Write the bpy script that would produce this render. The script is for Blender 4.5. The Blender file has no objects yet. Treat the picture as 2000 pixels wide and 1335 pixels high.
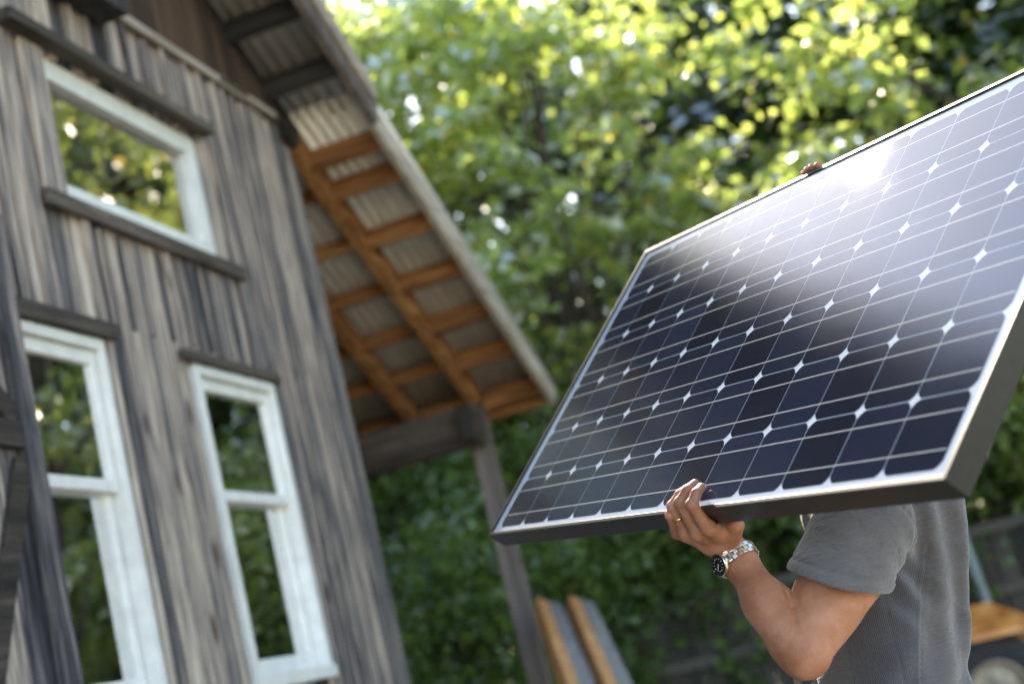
import bpy, bmesh, math, random
import numpy as np
from mathutils import Vector, Matrix
random.seed(7); rng = np.random.default_rng(7)
S = bpy.context.scene
COL = S.collection
R = math.radians

# ------------------------------------------------------------------ camera
FPX = 2850.0                       # focal length in pixels of a 2000 px wide picture
CAMH = 1.27
B = np.array([[0.281868944254014, -0.9292655924080626, -0.23877888732178165],
              [0.13930799515249426, 0.2858709361023091, -0.9480881237395029],
              [0.9492856160032808, 0.23397279041969266, 0.21003226559427457]])
CAM_POS = np.array([0, 0, CAMH])
cam = bpy.data.cameras.new('camera'); cam_o = bpy.data.objects.new('camera', cam); COL.objects.link(cam_o)
right, down, fwd = B
m = Matrix(((right[0], -down[0], -fwd[0], 0), (right[1], -down[1], -fwd[1], 0), (right[2], -down[2], -fwd[2], CAMH), (0, 0, 0, 1)))
cam_o.matrix_world = m
cam.sensor_width = 36; cam.lens = FPX * 36 / 2000
cam.clip_start = 0.05; cam.clip_end = 600
cam.dof.use_dof = True; cam.dof.focus_distance = 2.58; cam.dof.aperture_fstop = 2.35
S.camera = cam_o

def at(px, py, depth):
    d = np.array([(px - 1000) / FPX, (py - 667.5) / FPX, 1.0])
    return (B.T @ d) * depth + CAM_POS

# ------------------------------------------------------------------ world
W = bpy.data.worlds.new('World'); S.world = W; W.use_nodes = True
nt = W.node_tree; bg = nt.nodes['Background']
sky = nt.nodes.new('ShaderNodeTexSky'); sky.sky_type = 'NISHITA'; sky.sun_disc = False
SUN_AZ, SUN_EL = 72.8, 37.4
sky.sun_elevation = R(SUN_EL); sky.sun_rotation = R(SUN_AZ)
sky.altitude = 100; sky.air_density = 1.0; sky.dust_density = .5; sky.ozone_density = 1.0
nt.links.new(sky.outputs[0], bg.inputs[0]); bg.inputs[1].default_value = 0.15
sun = bpy.data.lights.new('sun', 'SUN'); sun.energy = 4.6; sun.angle = R(0.5); sun.color = (1, .94, .84)
sun_o = bpy.data.objects.new('sun', sun); COL.objects.link(sun_o)
sd = Vector((math.sin(R(SUN_AZ)) * math.cos(R(SUN_EL)), math.cos(R(SUN_AZ)) * math.cos(R(SUN_EL)), math.sin(R(SUN_EL))))
sun_o.rotation_euler = sd.to_track_quat('Z', 'Y').to_euler(); sun_o.location = (0, 0, 20)
S.view_settings.view_transform = 'Standard'; S.view_settings.look = 'None'
S.view_settings.exposure = 2.15; S.view_settings.gamma = 1
S.view_settings.use_white_balance = True; S.view_settings.white_balance_temperature = 7300; S.view_settings.white_balance_tint = 11
S.render.engine = 'CYCLES'
S.cycles.use_denoising = True
S.cycles.max_bounces = 10; S.cycles.transparent_max_bounces = 12
S.cycles.sample_clamp_indirect = 6

# ------------------------------------------------------------------ materials
def newmat(name):
    m = bpy.data.materials.new(name); m.use_nodes = True
    nt = m.node_tree; b = nt.nodes['Principled BSDF']
    return m, nt, b
def nd(nt, t, **kw):
    n = nt.nodes.new(t)
    for k, v in kw.items():
        if k.startswith('i_'): n.inputs[int(k[2:])].default_value = v
        else: setattr(n, k, v)
    return n
def lk(nt, a, b): nt.links.new(a, b)
def ramp(nt, fac, stops):
    r = nt.nodes.new('ShaderNodeValToRGB'); e = r.color_ramp.elements
    while len(e) < len(stops): e.new(.5)
    for el, (p, c) in zip(e, stops): el.position = p; el.color = (*c, 1)
    lk(nt, fac, r.inputs[0]); return r
def objco(nt, scale=(1, 1, 1)):
    tc = nd(nt, 'ShaderNodeTexCoord'); mp = nd(nt, 'ShaderNodeMapping'); mp.inputs['Scale'].default_value = scale
    lk(nt, tc.outputs['Object'], mp.inputs[0]); return mp
def bump(nt, b, h, strength=.3, dist=.005):
    bp = nd(nt, 'ShaderNodeBump'); bp.inputs['Strength'].default_value = strength; bp.inputs['Distance'].default_value = dist
    lk(nt, h, bp.inputs['Height']); lk(nt, bp.outputs[0], b.inputs['Normal']); return bp

def wood(name, stops, axis='z', rough=.85, knots=True, grain=1.0, bumps=.5):
    """board wood: long grain along one axis, one tone for each board (attribute tone), sparse knots"""
    m, nt, b = newmat(name)
    sc = {'z': (60, 60, 3.2), 'x': (3.2, 60, 60), 'y': (60, 3.2, 60)}[axis]
    at_ = nd(nt, 'ShaderNodeAttribute', attribute_name='tone')
    tc = nd(nt, 'ShaderNodeTexCoord')
    off = nd(nt, 'ShaderNodeVectorMath', operation='MULTIPLY_ADD')
    lk(nt, at_.outputs['Fac'], off.inputs[0]); off.inputs[1].default_value = (7.3, 5.1, 9.7); lk(nt, tc.outputs['Object'], off.inputs[2])
    mp = nd(nt, 'ShaderNodeMapping'); mp.inputs['Scale'].default_value = sc; lk(nt, off.outputs[0], mp.inputs[0])
    n1 = nd(nt, 'ShaderNodeTexNoise'); n1.inputs['Scale'].default_value = 1.0; n1.inputs['Detail'].default_value = 6; n1.inputs['Roughness'].default_value = .65
    lk(nt, mp.outputs[0], n1.inputs['Vector'])
    mp2 = nd(nt, 'ShaderNodeMapping'); mp2.inputs['Scale'].default_value = tuple(s * .22 for s in sc); lk(nt, off.outputs[0], mp2.inputs[0])
    n2 = nd(nt, 'ShaderNodeTexNoise'); n2.inputs['Scale'].default_value = 1.0; n2.inputs['Detail'].default_value = 3; lk(nt, mp2.outputs[0], n2.inputs['Vector'])
    # combine: tone*.45 + grain*.35 + blotch*.35
    a1 = nd(nt, 'ShaderNodeMath', operation='MULTIPLY_ADD'); lk(nt, n1.outputs[0], a1.inputs[0]); a1.inputs[1].default_value = 1.5 * grain; a1.inputs[2].default_value = -.75 * grain - .34
    a2 = nd(nt, 'ShaderNodeMath', operation='MULTIPLY_ADD'); lk(nt, n2.outputs[0], a2.inputs[0]); a2.inputs[1].default_value = 1.08; lk(nt, a1.outputs[0], a2.inputs[2])
    a3 = nd(nt, 'ShaderNodeMath', operation='MULTIPLY_ADD'); lk(nt, at_.outputs['Fac'], a3.inputs[0]); a3.inputs[1].default_value = .5; lk(nt, a2.outputs[0], a3.inputs[2])
    r = ramp(nt, a3.outputs[0], stops)
    col = r.outputs[0]
    # dark checks along the grain and rusty nail stains
    ck = nd(nt, 'ShaderNodeTexNoise'); ck.inputs['Scale'].default_value = 1.0; ck.inputs['Detail'].default_value = 2
    mpk = nd(nt, 'ShaderNodeMapping'); mpk.inputs['Scale'].default_value = tuple(q * (2.2 if q > 10 else .5) for q in sc); lk(nt, off.outputs[0], mpk.inputs[0]); lk(nt, mpk.outputs[0], ck.inputs['Vector'])
    ckr = ramp(nt, ck.outputs[0], [(.0, (0, 0, 0)), (.66, (0, 0, 0)), (.72, (.75, .75, .75))])
    mc = nd(nt, 'ShaderNodeMix', data_type='RGBA'); lk(nt, ckr.outputs[0], mc.inputs[0]); lk(nt, col, mc.inputs[6]); mc.inputs[7].default_value = (.02, .018, .018, 1); col = mc.outputs[2]
    if knots:
        v = nd(nt, 'ShaderNodeTexVoronoi'); mp3 = nd(nt, 'ShaderNodeMapping')
        mp3.inputs['Scale'].default_value = {'z': (6.5, 6.5, 2.1), 'x': (2.1, 6.5, 6.5), 'y': (6.5, 2.1, 6.5)}[axis]
        lk(nt, off.outputs[0], mp3.inputs[0]); lk(nt, mp3.outputs[0], v.inputs['Vector']); v.inputs['Scale'].default_value = 1
        kr = ramp(nt, v.outputs['Distance'], [(0, (1, 1, 1)), (.09, (.8, .8, .8)), (.16, (0, 0, 0))])
        mx = nd(nt, 'ShaderNodeMix', data_type='RGBA'); lk(nt, kr.outputs[0], mx.inputs[0]); lk(nt, col, mx.inputs[6]); mx.inputs[7].default_value = (.055, .03, .018, 1)
        col = mx.outputs[2]
    lk(nt, col, b.inputs['Base Color']); b.inputs['Roughness'].default_value = rough
    b.inputs['Specular IOR Level'].default_value = .25
    bump(nt, b, n1.outputs[0], bumps, .006)
    return m

GREY = [(0.0, (.018, .017, .02)), (.22, (.065, .06, .066)), (.42, (.155, .138, .135)), (.57, (.29, .238, .205)), (.76, (.48, .395, .325)), (1, (.66, .57, .48))]
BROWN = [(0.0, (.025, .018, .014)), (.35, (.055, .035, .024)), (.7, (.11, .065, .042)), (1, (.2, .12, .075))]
DARKG = [(0.0, (.02, .021, .024)), (.4, (.05, .048, .048)), (.75, (.10, .092, .085)), (1, (.19, .17, .155))]
ORNG = [(0.0, (.07, .03, .014)), (.35, (.24, .095, .034)), (.7, (.42, .19, .07)), (1, (.58, .32, .15))]
TANG = [(0.0, (.16, .13, .11)), (.4, (.34, .28, .225)), (.75, (.52, .44, .36)), (1, (.64, .56, .47))]
M_wallz = wood('weathered_board', GREY, 'z')
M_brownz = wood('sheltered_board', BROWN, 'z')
M_greyx = wood('weathered_trim', [(0.0, (.02, .017, .015)), (.4, (.05, .04, .033)), (.75, (.11, .09, .072)), (1, (.22, .18, .15))], 'x', knots=False)
M_darkz = wood('dark_timber_upright', DARKG, 'z')
M_darky = wood('dark_timber_across', [(0.0, (.018, .016, .015)), (.4, (.04, .034, .03)), (.75, (.075, .062, .052)), (1, (.13, .11, .09))], 'y')
M_orgx = wood('stained_rafter', ORNG, 'x', grain=1.3)
M_orgy = wood('stained_purlin', ORNG, 'y', grain=1.3)
M_orgz = wood('fresh_cut_board', [(0, (.3, .12, .045)), (.4, (.52, .24, .09)), (.8, (.68, .36, .15)), (1, (.78, .46, .24))], 'z', grain=1.2)
M_tanx = wood('rake_board', TANG, 'x', knots=False)
M_postz = wood('post_wood', [(0, (.06, .05, .05)), (.4, (.15, .125, .115)), (.75, (.26, .21, .185)), (1, (.36, .3, .26))], 'z')
M_fence = wood('fence_board', [(0, (.03, .028, .024)), (.4, (.06, .055, .047)), (.75, (.1, .09, .078)), (1, (.16, .145, .125))], 'z')

def simple(name, col, rough=.5, metal=0, nscale=0, namp=.15, bmp=0, spec=.5):
    m, nt, b = newmat(name); b.inputs['Roughness'].default_value = rough; b.inputs['Metallic'].default_value = metal
    b.inputs['Specular IOR Level'].default_value = spec
    if nscale:
        mp = objco(nt); n = nd(nt, 'ShaderNodeTexNoise'); n.inputs['Scale'].default_value = nscale; n.inputs['Detail'].default_value = 5
        lk(nt, mp.outputs[0], n.inputs['Vector'])
        r = ramp(nt, n.outputs[0], [(.25, tuple(c * (1 - namp) for c in col)), (.75, tuple(min(1, c * (1 + namp)) for c in col))])
        lk(nt, r.outputs[0], b.inputs['Base Color'])
        if bmp: bump(nt, b, n.outputs[0], bmp, .002)
    else: b.inputs['Base Color'].default_value = (*col, 1)
    return m
M_white = simple('white_window_paint', (.74, .735, .70), .5, 0, 13, .12, .25)
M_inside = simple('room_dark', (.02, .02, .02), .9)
M_frame = simple('black_anodised_frame', (.022, .022, .021), .34, .35, 60, .2, .05)
M_back = simple('white_backsheet', (.78, .82, .87), .5)
M_bus = simple('silver_busbar', (.70, .70, .67), .5, .35)
M_steel = simple('watch_steel', (.72, .68, .62), .22, 1)
M_steel2 = simple('watch_steel_polished', (.8, .74, .66), .18, 1)
M_black = simple('black_bezel', (.012, .013, .016), .2, 0)
M_lume = simple('pale_marker', (.75, .78, .72), .5)
M_gold = simple('ring_gold', (.86, .58, .25), .18, 1)
M_nail = simple('finger_nail', (.62, .36, .30), .3)
M_rubber = simple('tyre_rubber', (.03, .031, .032), .75, 0, 30, .3, .3)
M_rim = simple('rusty_rim', (.42, .34, .26), .6, .3, 14, .45, .2)
M_galv = simple('galvanised_post', (.22, .27, .26), .55, .3, 12, .25, .1)
M_bark = simple('bark', (.07, .055, .042), .9, 0, 14, .5, .6)
M_hair = simple('dark_hair', (.05, .03, .02), .6, 0, 120, .5, .5)
M_trouser = simple('trouser_cloth', (.06, .07, .09), .85, 0, 60, .2, .2)
M_shoe = simple('shoe_leather', (.05, .035, .025), .6, 0, 40, .2, .2)
M_eye = simple('eye_white', (.7, .7, .68), .2)
M_iris = simple('iris', (.05, .03, .02), .2)

def mk_metal():
    m, nt, b = newmat('corrugated_steel')
    mp = objco(nt, (2, 6, 2)); n = nd(nt, 'ShaderNodeTexNoise'); n.inputs['Scale'].default_value = 2.2; n.inputs['Detail'].default_value = 5; lk(nt, mp.outputs[0], n.inputs['Vector'])
    r = ramp(nt, n.outputs[0], [(.3, (.55, .52, .48)), (.55, (.72, .68, .63)), (.75, (.80, .74, .66))]); lk(nt, r.outputs[0], b.inputs['Base Color'])
    b.inputs['Metallic'].default_value = .35; b.inputs['Roughness'].default_value = .38; return m
M_sheet = mk_metal()

def mk_fender():
    m, nt, b = newmat('rusty_orange_paint')
    mp = objco(nt, (1, 1, 1)); n = nd(nt, 'ShaderNodeTexNoise'); n.inputs['Scale'].default_value = 7; n.inputs['Detail'].default_value = 8; lk(nt, mp.outputs[0], n.inputs['Vector'])
    r = ramp(nt, n.outputs[0], [(.3, (.36, .10, .02)), (.5, (.74, .25, .05)), (.7, (.86, .40, .13))]); lk(nt, r.outputs[0], b.inputs['Base Color'])
    b.inputs['Roughness'].default_value = .3; b.inputs['Specular IOR Level'].default_value = .8; return m
M_fender = mk_fender()

def mk_pane(name, rough, ior, tint=(1, 1, 1), mult=1.0):
    """thin pane: Fresnel share of mirror over clear"""
    m, nt, b = newmat(name); nt.nodes.remove(b)
    out = nt.nodes['Material Output']
    fr = nd(nt, 'ShaderNodeFresnel'); ge = nd(nt, 'ShaderNodeNewGeometry')      # same Fresnel from both sides of the thin sheet
    mi = nd(nt, 'ShaderNodeMix', data_type='FLOAT'); lk(nt, ge.outputs['Backfacing'], mi.inputs[0]); mi.inputs[2].default_value = ior; mi.inputs[3].default_value = 1 / ior; lk(nt, mi.outputs[0], fr.inputs['IOR'])
    mu = nd(nt, 'ShaderNodeMath', operation='MULTIPLY', use_clamp=True); lk(nt, fr.outputs[0], mu.inputs[0]); mu.inputs[1].default_value = mult
    gl = nd(nt, 'ShaderNodeBsdfGlossy', distribution='BECKMANN'); gl.inputs['Roughness'].default_value = rough; gl.inputs['Color'].default_value = (*tint, 1)
    tr = nd(nt, 'ShaderNodeBsdfTransparent'); mx = nd(nt, 'ShaderNodeMixShader')
    lk(nt, mu.outputs[0], mx.inputs[0]); lk(nt, tr.outputs[0], mx.inputs[1]); lk(nt, gl.outputs[0], mx.inputs[2]); lk(nt, mx.outputs[0], out.inputs[0])
    return m, nt, gl
M_pane, _nt, _gl = mk_pane('window_glass', 0.012, 3.5, mult=2.4)
M_pane2, _nt, _gl = mk_pane('high_window_glass', 0.012, 2.2, mult=1.15)
M_pv, _nt, _gl = mk_pane('solar_glass', 0.225, 1.85, mult=1.0)
# faint rolled texture, dust and smears of the solar glass
mp = objco(_nt); n = nd(_nt, 'ShaderNodeTexNoise'); n.inputs['Scale'].default_value = 900; lk(_nt, mp.outputs[0], n.inputs['Vector'])
n2 = nd(_nt, 'ShaderNodeTexNoise'); n2.inputs['Scale'].default_value = 5; n2.inputs['Detail'].default_value = 6; lk(_nt, mp.outputs[0], n2.inputs['Vector'])
r_ = ramp(_nt, n2.outputs[0], [(.3, (.175, .175, .175)), (.75, (.21, .21, .21))]); lk(_nt, r_.outputs[0], _gl.inputs['Roughness'])
bp = nd(_nt, 'ShaderNodeBump'); bp.inputs['Strength'].default_value = .08; bp.inputs['Distance'].default_value = .0006
lk(_nt, n.outputs[0], bp.inputs['Height']); lk(_nt, bp.outputs[0], _gl.inputs['Normal'])

def mk_cell():
    m, nt, b = newmat('mono_cell')
    tc = nd(nt, 'ShaderNodeTexCoord'); oi = nd(nt, 'ShaderNodeObjectInfo')
    w = nd(nt, 'ShaderNodeTexWave', wave_type='BANDS', bands_direction='X'); w.inputs['Scale'].default_value = 160; lk(nt, tc.outputs['Object'], w.inputs['Vector'])
    r = ramp(nt, oi.outputs['Random'], [(0, (.004, .008, .019)), (1, (.014, .024, .054))])
    mx = nd(nt, 'ShaderNodeMix', data_type='RGBA', blend_type='ADD'); mx.inputs[0].default_value = 1
    mu = nd(nt, 'ShaderNodeMath', operation='POWER'); lk(nt, w.outputs['Fac'], mu.inputs[0]); mu.inputs[1].default_value = 10
    cr = ramp(nt, mu.outputs[0], [(0, (0, 0, 0)), (1, (.035, .035, .04))])
    lk(nt, r.outputs[0], mx.inputs[6]); lk(nt, cr.outputs[0], mx.inputs[7]); lk(nt, mx.outputs[2], b.inputs['Base Color'])
    b.inputs['Roughness'].default_value = .5; return m
def matte(m):      # laminated under the glass: no surface gloss of its own
    nt = m.node_tree; b = nt.nodes['Principled BSDF']; d = nd(nt, 'ShaderNodeBsdfDiffuse'); ci = b.inputs['Base Color']
    if ci.links: lk(nt, ci.links[0].from_socket, d.inputs[0])
    else: d.inputs[0].default_value = ci.default_value
    lk(nt, d.outputs[0], nt.nodes['Material Output'].inputs[0]); nt.nodes.remove(b)
M_cell = mk_cell(); [matte(q) for q in (M_cell, M_back, M_bus)]

def mk_skin():
    m, nt, b = newmat('tanned_skin')
    mp = objco(nt); n = nd(nt, 'ShaderNodeTexNoise'); n.inputs['Scale'].default_value = 14; n.inputs['Detail'].default_value = 6; lk(nt, mp.outputs[0], n.inputs['Vector'])
    r = ramp(nt, n.outputs[0], [(.28, (.23, .08, .043)), (.5, (.33, .138, .078)), (.7, (.44, .21, .135))])
    v = nd(nt, 'ShaderNodeTexVoronoi'); v.inputs['Scale'].default_value = 34; lk(nt, mp.outputs[0], v.inputs['Vector'])
    kr = ramp(nt, v.outputs['Distance'], [(0, (1, 1, 1)), (.035, (.7, .7, .7)), (.06, (0, 0, 0))])
    v2 = nd(nt, 'ShaderNodeTexNoise'); v2.inputs['Scale'].default_value = 9; lk(nt, mp.outputs[0], v2.inputs['Vector'])
    mk = nd(nt, 'ShaderNodeMath', operation='GREATER_THAN'); lk(nt, v2.outputs[0], mk.inputs[0]); mk.inputs[1].default_value = .55
    mm = nd(nt, 'ShaderNodeMath', operation='MULTIPLY'); lk(nt, mk.outputs[0], mm.inputs[0]); lk(nt, kr.outputs[0], mm.inputs[1])
    mx = nd(nt, 'ShaderNodeMix', data_type='RGBA'); lk(nt, mm.outputs[0], mx.inputs[0]); lk(nt, r.outputs[0], mx.inputs[6]); mx.inputs[7].default_value = (.2, .08, .045, 1)
    lk(nt, mx.outputs[2], b.inputs['Base Color'])
    b.inputs['Roughness'].default_value = .56; b.inputs['Subsurface Weight'].default_value = .14
    b.inputs['Subsurface Radius'].default_value = (.012, .005, .003); b.inputs['Subsurface Scale'].default_value = .6
    n3 = nd(nt, 'ShaderNodeTexNoise'); n3.inputs['Scale'].default_value = 260; n3.inputs['Detail'].default_value = 4; lk(nt, mp.outputs[0], n3.inputs['Vector'])
    n4 = nd(nt, 'ShaderNodeTexNoise'); n4.inputs['Scale'].default_value = 42; n4.inputs['Detail'].default_value = 8; n4.inputs['Distortion'].default_value = 1.2; lk(nt, mp.outputs[0], n4.inputs['Vector'])
    sm = nd(nt, 'ShaderNodeMath', operation='MULTIPLY_ADD'); lk(nt, n4.outputs[0], sm.inputs[0]); sm.inputs[1].default_value = 2.2; lk(nt, n3.outputs[0], sm.inputs[2]); bump(nt, b, sm.outputs[0], .38, .0016); return m
M_skin = mk_skin()

def mk_shirt(ribs):
    m, nt, b = newmat('ribbed_shirt_panel' if ribs else 'slub_jersey')
    mp = objco(nt, (1, 1, 1))
    n = nd(nt, 'ShaderNodeTexNoise'); n.inputs['Scale'].default_value = 5; n.inputs['Detail'].default_value = 4; lk(nt, mp.outputs[0], n.inputs['Vector'])
    mps = objco(nt, (45, 45, 420)); s = nd(nt, 'ShaderNodeTexNoise'); s.inputs['Scale'].default_value = 1; s.inputs['Detail'].default_value = 4; lk(nt, mps.outputs[0], s.inputs['Vector'])
    ad = nd(nt, 'ShaderNodeMath', operation='MULTIPLY_ADD'); lk(nt, s.outputs[0], ad.inputs[0]); ad.inputs[1].default_value = .6; lk(nt, n.outputs[0], ad.inputs[2])
    c = [(.45, (.066, .065, .074)), (.85, (.098, .096, .109)), (1, (.118, .116, .130))] if not ribs else [(.45, (.054, .057, .073)), (.85, (.077, .081, .101)), (1, (.088, .093, .116))]
    r = ramp(nt, ad.outputs[0], c); lk(nt, r.outputs[0], b.inputs['Base Color'])
    b.inputs['Roughness'].default_value = .9; b.inputs['Sheen Weight'].default_value = .35; b.inputs['Specular IOR Level'].default_value = .15
    if ribs:
        mr = nd(nt, 'ShaderNodeMapping'); tc = nd(nt, 'ShaderNodeTexCoord'); lk(nt, tc.outputs['Object'], mr.inputs[0]); mr.inputs['Rotation'].default_value = (0, 0, R(73))
        w = nd(nt, 'ShaderNodeTexWave', wave_type='BANDS', bands_direction='X'); w.inputs['Scale'].default_value = 105; w.inputs['Distortion'].default_value = .15; w.inputs['Detail'].default_value = 1
        lk(nt, mr.outputs[0], w.inputs['Vector']); bump(nt, b, w.outputs['Fac'], .6, .0018)
        mx = nd(nt, 'ShaderNodeMix', data_type='RGBA', blend_type='MULTIPLY'); rr = ramp(nt, w.outputs['Fac'], [(0, (.84, .84, .84)), (1, (1.08, 1.08, 1.08))]); mx.inputs[0].default_value = 1
        lk(nt, r.outputs[0], mx.inputs[6]); lk(nt, rr.outputs[0], mx.inputs[7]); lk(nt, mx.outputs[2], b.inputs['Base Color'])
    else:
        cz = nd(nt, 'ShaderNodeTexNoise'); cz.inputs['Scale'].default_value = 17; cz.inputs['Detail'].default_value = 3; cz.inputs['Distortion'].default_value = 1.8
        mc_ = objco(nt, (1, 1, 1.6)); mc_.inputs['Rotation'].default_value = (.5, .3, .2); lk(nt, mc_.outputs[0], cz.inputs['Vector'])
        sm = nd(nt, 'ShaderNodeMath', operation='MULTIPLY_ADD'); lk(nt, cz.outputs[0], sm.inputs[0]); sm.inputs[1].default_value = 4.0; lk(nt, s.outputs[0], sm.inputs[2]); bump(nt, b, sm.outputs[0], .55, .0020)
    return m
M_shirt = mk_shirt(False); M_rib = mk_shirt(True)

def mk_leaf(name, dif, trans, spec=.5, tw=.5):
    m, nt, b = newmat(name); nt.nodes.remove(b); out = nt.nodes['Material Output']
    g = nd(nt, 'ShaderNodeNewGeometry')
    def cr(c, s=.35):
        a = tuple(x * (1 - s) for x in c); z = (min(1, c[0] * 1.35), min(1, c[1] * 1.25), c[2] * 1.2)
        return ramp(nt, g.outputs['Random Per Island'], [(0, a), (.5, c), (.93, z), (1, (min(1, c[0] * 1.9), c[1] * 1.0, c[2] * .8))])
    d = nd(nt, 'ShaderNodeBsdfDiffuse'); t = nd(nt, 'ShaderNodeBsdfTranslucent'); gl = nd(nt, 'ShaderNodeBsdfGlossy'); gl.inputs['Roughness'].default_value = .5
    lk(nt, cr(dif).outputs[0], d.inputs[0]); lk(nt, cr(trans).outputs[0], t.inputs[0])
    m1 = nd(nt, 'ShaderNodeMixShader'); m1.inputs[0].default_value = tw; lk(nt, d.outputs[0], m1.inputs[1]); lk(nt, t.outputs[0], m1.inputs[2])
    fr = nd(nt, 'ShaderNodeFresnel'); fr.inputs[0].default_value = 1.45; mu = nd(nt, 'ShaderNodeMath', operation='MULTIPLY'); lk(nt, fr.outputs[0], mu.inputs[0]); mu.inputs[1].default_value = spec
    m2 = nd(nt, 'ShaderNodeMixShader'); lk(nt, mu.outputs[0], m2.inputs[0]); lk(nt, m1.outputs[0], m2.inputs[1]); lk(nt, gl.outputs[0], m2.inputs[2])
    lk(nt, m2.outputs[0], out.inputs[0]); return m
M_leafA = mk_leaf('maple_leaf', (.16, .22, .065), (.56, .69, .17), .55, .56)
M_leafD = mk_leaf('sunlit_tint_leaf', (.24, .33, .09), (.55, .68, .18), .4, .5)  # paler shrub leaf: sunlight painted into the colour of shrubs standing in shade
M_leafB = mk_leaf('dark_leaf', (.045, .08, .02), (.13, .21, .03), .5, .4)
M_leafC = mk_leaf('shrub_leaf', (.095, .165, .045), (.30, .44, .085), .2, .44)

# ------------------------------------------------------------------ mesh helpers
class MB:
    def __init__(s): s.v = []; s.f = []; s.t = []
    def add(s, vs, fs, tone=.5):
        o = len(s.v); s.v += [tuple(map(float, q)) for q in vs]; s.f += [tuple(i + o for i in f) for f in fs]; s.t += [tone] * len(fs)
    def box(s, c, size, M=None, tone=None):
        tone = random.random() if tone is None else tone
        hx, hy, hz = size[0] / 2, size[1] / 2, size[2] / 2
        vs = [Vector((x, y, z)) for x in (-hx, hx) for y in (-hy, hy) for z in (-hz, hz)]
        if M is not None: vs = [M @ q for q in vs]
        vs = [(q[0] + c[0], q[1] + c[1], q[2] + c[2]) for q in vs]
        s.add(vs, [(0, 1, 3, 2), (4, 6, 7, 5), (0, 4, 5, 1), (2, 3, 7, 6), (0, 2, 6, 4), (1, 5, 7, 3)], tone)
    def span(s, x0, x1, y0, y1, z0, z1, tone=None): s.box(((x0 + x1) / 2, (y0 + y1) / 2, (z0 + z1) / 2), (x1 - x0, y1 - y0, z1 - z0), None, tone)
    def tube(s, pts, radii, n=8, tone=.5, cap=True):
        pts = [Vector(p) for p in pts]; rings = []
        for i, p in enumerate(pts):
            d = (pts[min(i + 1, len(pts) - 1)] - pts[max(i - 1, 0)]).normalized()
            a = d.orthogonal().normalized() if i == 0 else (pa - d * pa.dot(d)).normalized(); pa = a
            b = d.cross(a); rings.append([p + (a * math.cos(2 * math.pi * k / n) + b * math.sin(2 * math.pi * k / n)) * radii[i] for k in range(n)])
        vs = [q for r in rings for q in r]; fs = []
        for i in range(len(pts) - 1):
            for k in range(n): fs.append((i * n + k, i * n + (k + 1) % n, (i + 1) * n + (k + 1) % n, (i + 1) * n + k))
        if cap: fs.append(tuple(range(n))[::-1]); fs.append(tuple((len(pts) - 1) * n + k for k in range(n)))
        s.add(vs, fs, tone)
    def lathe(s, prof, o, ax, n=32, tone=.5, closed=False):
        ax = Vector(ax).normalized(); a = ax.orthogonal().normalized(); b = ax.cross(a); o = Vector(o); vs = []
        for r, h in prof:
            for k in range(n): th = 2 * math.pi * k / n; vs.append(o + ax * h + (a * math.cos(th) + b * math.sin(th)) * r)
        fs = []; L = len(prof)
        for i in range(L if closed else L - 1):
            j = (i + 1) % L
            for k in range(n): fs.append((i * n + k, i * n + (k + 1) % n, j * n + (k + 1) % n, j * n + k))
        s.add(vs, fs, tone)
    def build(s, name, mat, parent=None, bevel=0, smooth=False, M=None, inv=None, recalc=True):
        me = bpy.data.meshes.new(name); me.from_pydata(s.v, [], s.f); me.update()
        at_ = me.attributes.new('tone', 'FLOAT', 'FACE'); at_.data.foreach_set('value', s.t)
        me.materials.append(mat)
        bm = bmesh.new(); bm.from_mesh(me); recalc and bmesh.ops.recalc_face_normals(bm, faces=bm.faces); bm.to_mesh(me); bm.free()
        if smooth: me.polygons.foreach_set('use_smooth', [True] * len(me.polygons))
        o = bpy.data.objects.new(name, me); COL.objects.link(o)
        if parent is not None: o.parent = parent
        if bevel:
            b = o.modifiers.new('bevel', 'BEVEL'); b.width = bevel; b.segments = 2; b.limit_method = 'ANGLE'
        return o
def empty(name, loc=(0, 0, 0)):
    o = bpy.data.objects.new(name, None); COL.objects.link(o); o.location = loc; o.empty_display_size = .1; return o
def tag(o, label=None, cat=None, group=None, kind=None):
    if label: o['label'] = label
    if cat: o['category'] = cat
    if group: o['group'] = group
    if kind: o['kind'] = kind
    return o

# ------------------------------------------------------------------ ground
def mk_ground():
    m, nt, b = newmat('dirt_and_grass'); mp = objco(nt)
    n = nd(nt, 'ShaderNodeTexNoise'); n.inputs['Scale'].default_value = .7; n.inputs['Detail'].default_value = 9; lk(nt, mp.outputs[0], n.inputs['Vector'])
    r = ramp(nt, n.outputs[0], [(.35, (.14, .15, .06)), (.5, (.27, .24, .17)), (.65, (.40, .35, .28))]); lk(nt, r.outputs[0], b.inputs['Base Color']); b.inputs['Roughness'].default_value = .95
    n2 = nd(nt, 'ShaderNodeTexNoise'); n2.inputs['Scale'].default_value = 25; n2.inputs['Detail'].default_value = 6; lk(nt, mp.outputs[0], n2.inputs['Vector']); bump(nt, b, n2.outputs[0], .6, .03); return m
g = MB(); N_ = 40
gv = []
for i in range(N_ + 1):
    for j in range(N_ + 1):
        x = -200 + 400 * i / N_; y = -200 + 400 * j / N_
        gv.append((x, y, 0 if math.hypot(x, y) < 35 else .25 * math.sin(x * .05) * math.cos(y * .06)))
g.add(gv, [(i * (N_ + 1) + j, (i + 1) * (N_ + 1) + j, (i + 1) * (N_ + 1) + j + 1, i * (N_ + 1) + j + 1) for i in range(N_) for j in range(N_)])
tag(g.build('ground', mk_ground()), kind='structure')

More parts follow.
